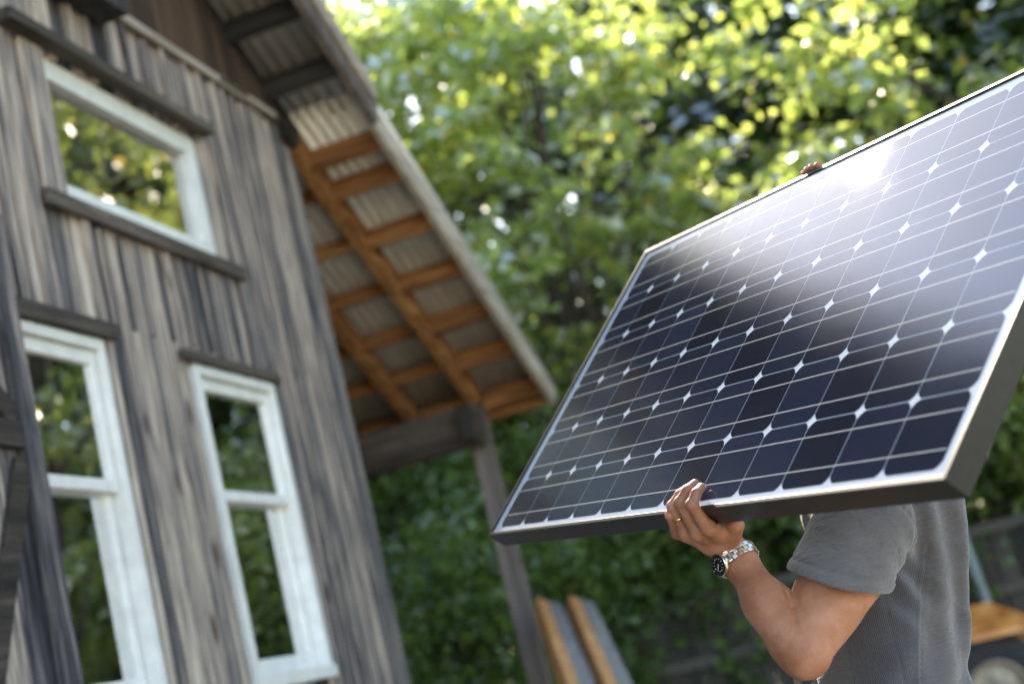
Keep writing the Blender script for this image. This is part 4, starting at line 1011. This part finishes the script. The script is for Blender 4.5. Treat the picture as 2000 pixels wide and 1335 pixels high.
for i, (x, y, sc) in enumerate([(15.5, -5.5, 2.2), (15.8, -2.9, 2.3), (15.4, -.4, 2.2), (15.7, 2.2, 2.3), (15.3, 4.7, 2.2), (14.6, 7.0, 2.2), (13.8, 9.4, 2.2), (12.5, 11.6, 2.1), (10.6, 12.6, 2.0), (19.5, -4.0, 3.0), (19.8, .4, 3.0), (19.5, 4.6, 3.0), (18.8, 8.6, 3.0), (16.8, 12.4, 2.8)]):
    plant('bush', 'bush', x, y, i * 1.9, sc, 'large dark bush of the thicket under the far trees', 'bush', 'thicket under the far trees', sz=1.1)
for i, (x, y, sc, lb) in enumerate([(11.0, -5.0, 1.7, 'tall shrub with leaves coloured as if sunlit, mirrored low in the right-hand tall window'), (9.6, -6.3, 1.8, 'tall shrub with leaves coloured as if sunlit, mirrored low in the left-hand tall window'), (12.4, -7.3, 1.9, 'broad shrub with leaves coloured as if sunlit, mirrored between the two tall windows'), (8.0, -6.2, 1.7, 'shrub with leaves coloured as if sunlit, mirrored at the left edge of the left-hand tall window')]):
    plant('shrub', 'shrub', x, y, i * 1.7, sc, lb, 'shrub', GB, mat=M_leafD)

# ------------------------------------------------------------------ fence
fence = tag(empty('board_fence', (12.0, 0, 0)), 'dark weathered board fence with a rail running behind the trailer', 'fence')
FP = Vector(fence.location)
def qf(mb, n, m_, bv=.004):
    mb.v = [(x - FP[0], y - FP[1], z - FP[2]) for x, y, z in mb.v]; return mb.build(n, m_, fence, bv)
mb = MB(); y = -9
while y < 3.4:
    w = random.uniform(.13, .16); mb.span(12.0, 12.02 + random.uniform(0, .006), y, y + w - .006, .04, 1.42 + random.uniform(-.02, .02)); y += w
qf(mb, 'board', M_fence)
for z in (.30, .88, 1.36):
    mb = MB(); mb.span(11.955, 11.999, -9, 3.4, z, z + .085, .8); qf(mb, 'rail', wood('fence_rail_%d' % int(z * 100), [(0, (.04, .036, .03)), (.5, (.09, .08, .068)), (1, (.16, .145, .125))], 'y', knots=False) if z == .30 else bpy.data.materials['fence_rail_30'])
y = -8.6
while y < 3.4: mb = MB(); mb.span(12.03, 12.12, y, y + .09, 0, 1.40, .4); qf(mb, 'post', M_fence); y += 2.4
pt = MB(); pt.tube([(0, 0, 0), (0, 0, 1.45)], [.036, .036], 14); pt.tube([(0, 0, 1.45), (0, 0, 1.47)], [.042, .030], 14); o = pt.build('metal_post', M_galv, None, smooth=False); o.location = (11.2, -.235, 0); o.rotation_euler = (R(-3), R(2), 0)
tag(o, 'pale green-grey metal post standing in front of the dark fence above the fender', 'post')

# ------------------------------------------------------------------ trailer with rusty fender
TRL = tag(empty('utility_trailer', (9.7, -.35, 0)), 'rusty orange trailer fender over a dusty wheel at the lower right edge', 'trailer')
def qt(mb, n, m_, bv=.003, par=None, smooth=False):
    return mb.build(n, m_, par or TRL, bv, smooth)
TL = np.array(TRL.location)
mb = MB(); XW = 10.30; 
P_ = [(10.2, .35, .735), (10.2, -.36, .735), (10.68, -.19, .905), (10.68, .35, .905)]
P_ = [np.array(p) - TL for p in P_]; dn = np.array([0, 0, -.004])
mb.add([*P_, *[p + dn for p in P_]], [(0, 1, 2, 3), (7, 6, 5, 4), (0, 4, 5, 1), (1, 5, 6, 2), (2, 6, 7, 3), (3, 7, 4, 0)])
lipd = np.array([0, 0, -.045]); ins = np.array([.004, 0, 0])
mb.add([P_[0] + dn, P_[1] + dn, P_[1] + lipd, P_[0] + lipd, P_[0] + dn + ins, P_[1] + dn + ins, P_[1] + lipd + ins, P_[0] + lipd + ins], [(0, 1, 2, 3), (7, 6, 5, 4), (0, 4, 5, 1), (1, 5, 6, 2), (2, 6, 7, 3), (3, 7, 4, 0)])
e1, e2 = P_[1] + np.array([.002, -.001, -.004]), P_[2] + np.array([0, -.001, -.004]); e3, e4 = e2 + np.array([0, -.20, -.14]), e1 + np.array([0, -.16, -.03]); 
mb.add([e1, e2, e3, e4, e1 + dn, e2 + dn, e3 + dn, e4 + dn], [(0, 1, 2, 3), (7, 6, 5, 4), (0, 4, 5, 1), (1, 5, 6, 2), (2, 6, 7, 3), (3, 7, 4, 0)])
qt(mb, 'fender', M_fender, .002)
mb = MB(); mb.span(10.69 - TL[0], 11.66 - TL[0], -1.7 - TL[1], .5 - TL[1], .52, .60); qt(mb, 'bed', M_fender)
WY = -.086; WR_ = .355
for sx in (10.38,):
    wh = empty('wheel', (sx - TL[0], WY - TL[1], WR_)); wh.parent = TRL
    mb = MB(); prof = [(.19, -.085), (.24, -.10), (.30, -.105), (.335, -.092), (.352, -.06), (.355, 0), (.352, .06), (.335, .092), (.30, .105), (.24, .10), (.19, .085)]
    mb.lathe(prof, (0, 0, 0), (1, 0, 0), 64); mb.build('tyre', M_rubber, wh, smooth=True)
    mb = MB(); prof = [(.195, -.09), (.188, -.096), (.178, -.09), (.17, -.06), (.15, -.035), (.12, -.045), (.085, -.06), (.06, -.058), (.055, -.07), (.0001, -.072)]
    mb.lathe(prof, (0, 0, 0), (1, 0, 0), 48); mb.build('rim', M_rim, wh, smooth=True)
    mb = MB()
    for k in range(5): th = k * 2 * math.pi / 5; mb.lathe([(.0001, -.078), (.011, -.078), (.012, -.058)], (0, .085 * math.cos(th), .085 * math.sin(th)), (1, 0, 0), 6)
    mb.build('lug_nut', M_rim, wh)
mb = MB(); mb.tube([(10.3 - TL[0], WY - TL[1], WR_), (11.9 - TL[0], WY - TL[1], WR_)], [.025, .025], 10); qt(mb, 'axle', M_rim)
mb = MB(); mb.span(10.9 - TL[0], 11.5 - TL[0], -2.9 - TL[1], -1.58 - TL[1], .38, .44); mb.tube([(11.2 - TL[0], -2.8 - TL[1], .38), (11.2 - TL[0], -2.8 - TL[1], 0)], [.03, .03], 10); qt(mb, 'drawbar', M_rim)

# ------------------------------------------------------------------ leaning timbers beside the post
def timber(p_top, p_low, mats, label, roll):
    a = np.array(p_top); d = np.array(p_low) - a; d /= np.linalg.norm(d); end = a + d * (a[2] / -d[2]); L = np.linalg.norm(end - a)
    root = empty('leaning_timber', tuple(end)); tag(root, label, 'timber', 'cedar timbers leaning beside the porch post')
    Z = Vector(-d); X = Vector(B[0]); X = (X - Z * X.dot(Z)).normalized(); X = Matrix.Rotation(roll, 3, Z) @ X; Y = Z.cross(X)
    M = Matrix((X, Y, Z)).transposed()
    for k, (m_, w, o_, nm) in enumerate(mats):
        mb = MB(); mb.box((0, 0, 0), (w, .09 if k else .085, L), None, .5)
        o = mb.build(nm, m_, root, .004); o.matrix_local = (M.to_4x4()) @ Matrix.Translation((o_, .004 * k, L / 2 - .002))
M_greyz2 = wood('grey_cedar', [(0, (.09, .088, .085)), (.5, (.22, .21, .20)), (1, (.36, .34, .32))], 'z', knots=False)
timber(at(1066, 1184, 9.2), at(1126, 1345, 7.4), [(M_orgz, .068, -.036, 'orange_board'), (M_greyz2, .095, .047, 'grey_board')], 'leaning timber nearest the porch post, orange on its left and grey on its right', .25)
timber(at(1128, 1180, 9.2), at(1200, 1345, 7.4), [(M_orgz, .068, -.036, 'orange_board'), (M_greyz2, .095, .047, 'grey_board')], 'leaning timber farther from the porch post, right of the other one', .25)
br = MB(); a, b = at(1940, 975, 12.7), at(1992, 880, 12.9); br.tube([a, (a + b) / 2 + np.array([0, .02, .02]), b, b + (b - a) * .6], [.032, .03, .027, .02], 8)
br.tube([(a[0] + .1, a[1] + .35, 0), a], [.05, .033], 8); tag(br.build('bare_branch', simple('dry_bark', (.34, .25, .19), .85, 0, 20, .3, .3), None, smooth=True), 'bare tan branch slanting up among bright leaves right of the panel corner', 'branch')
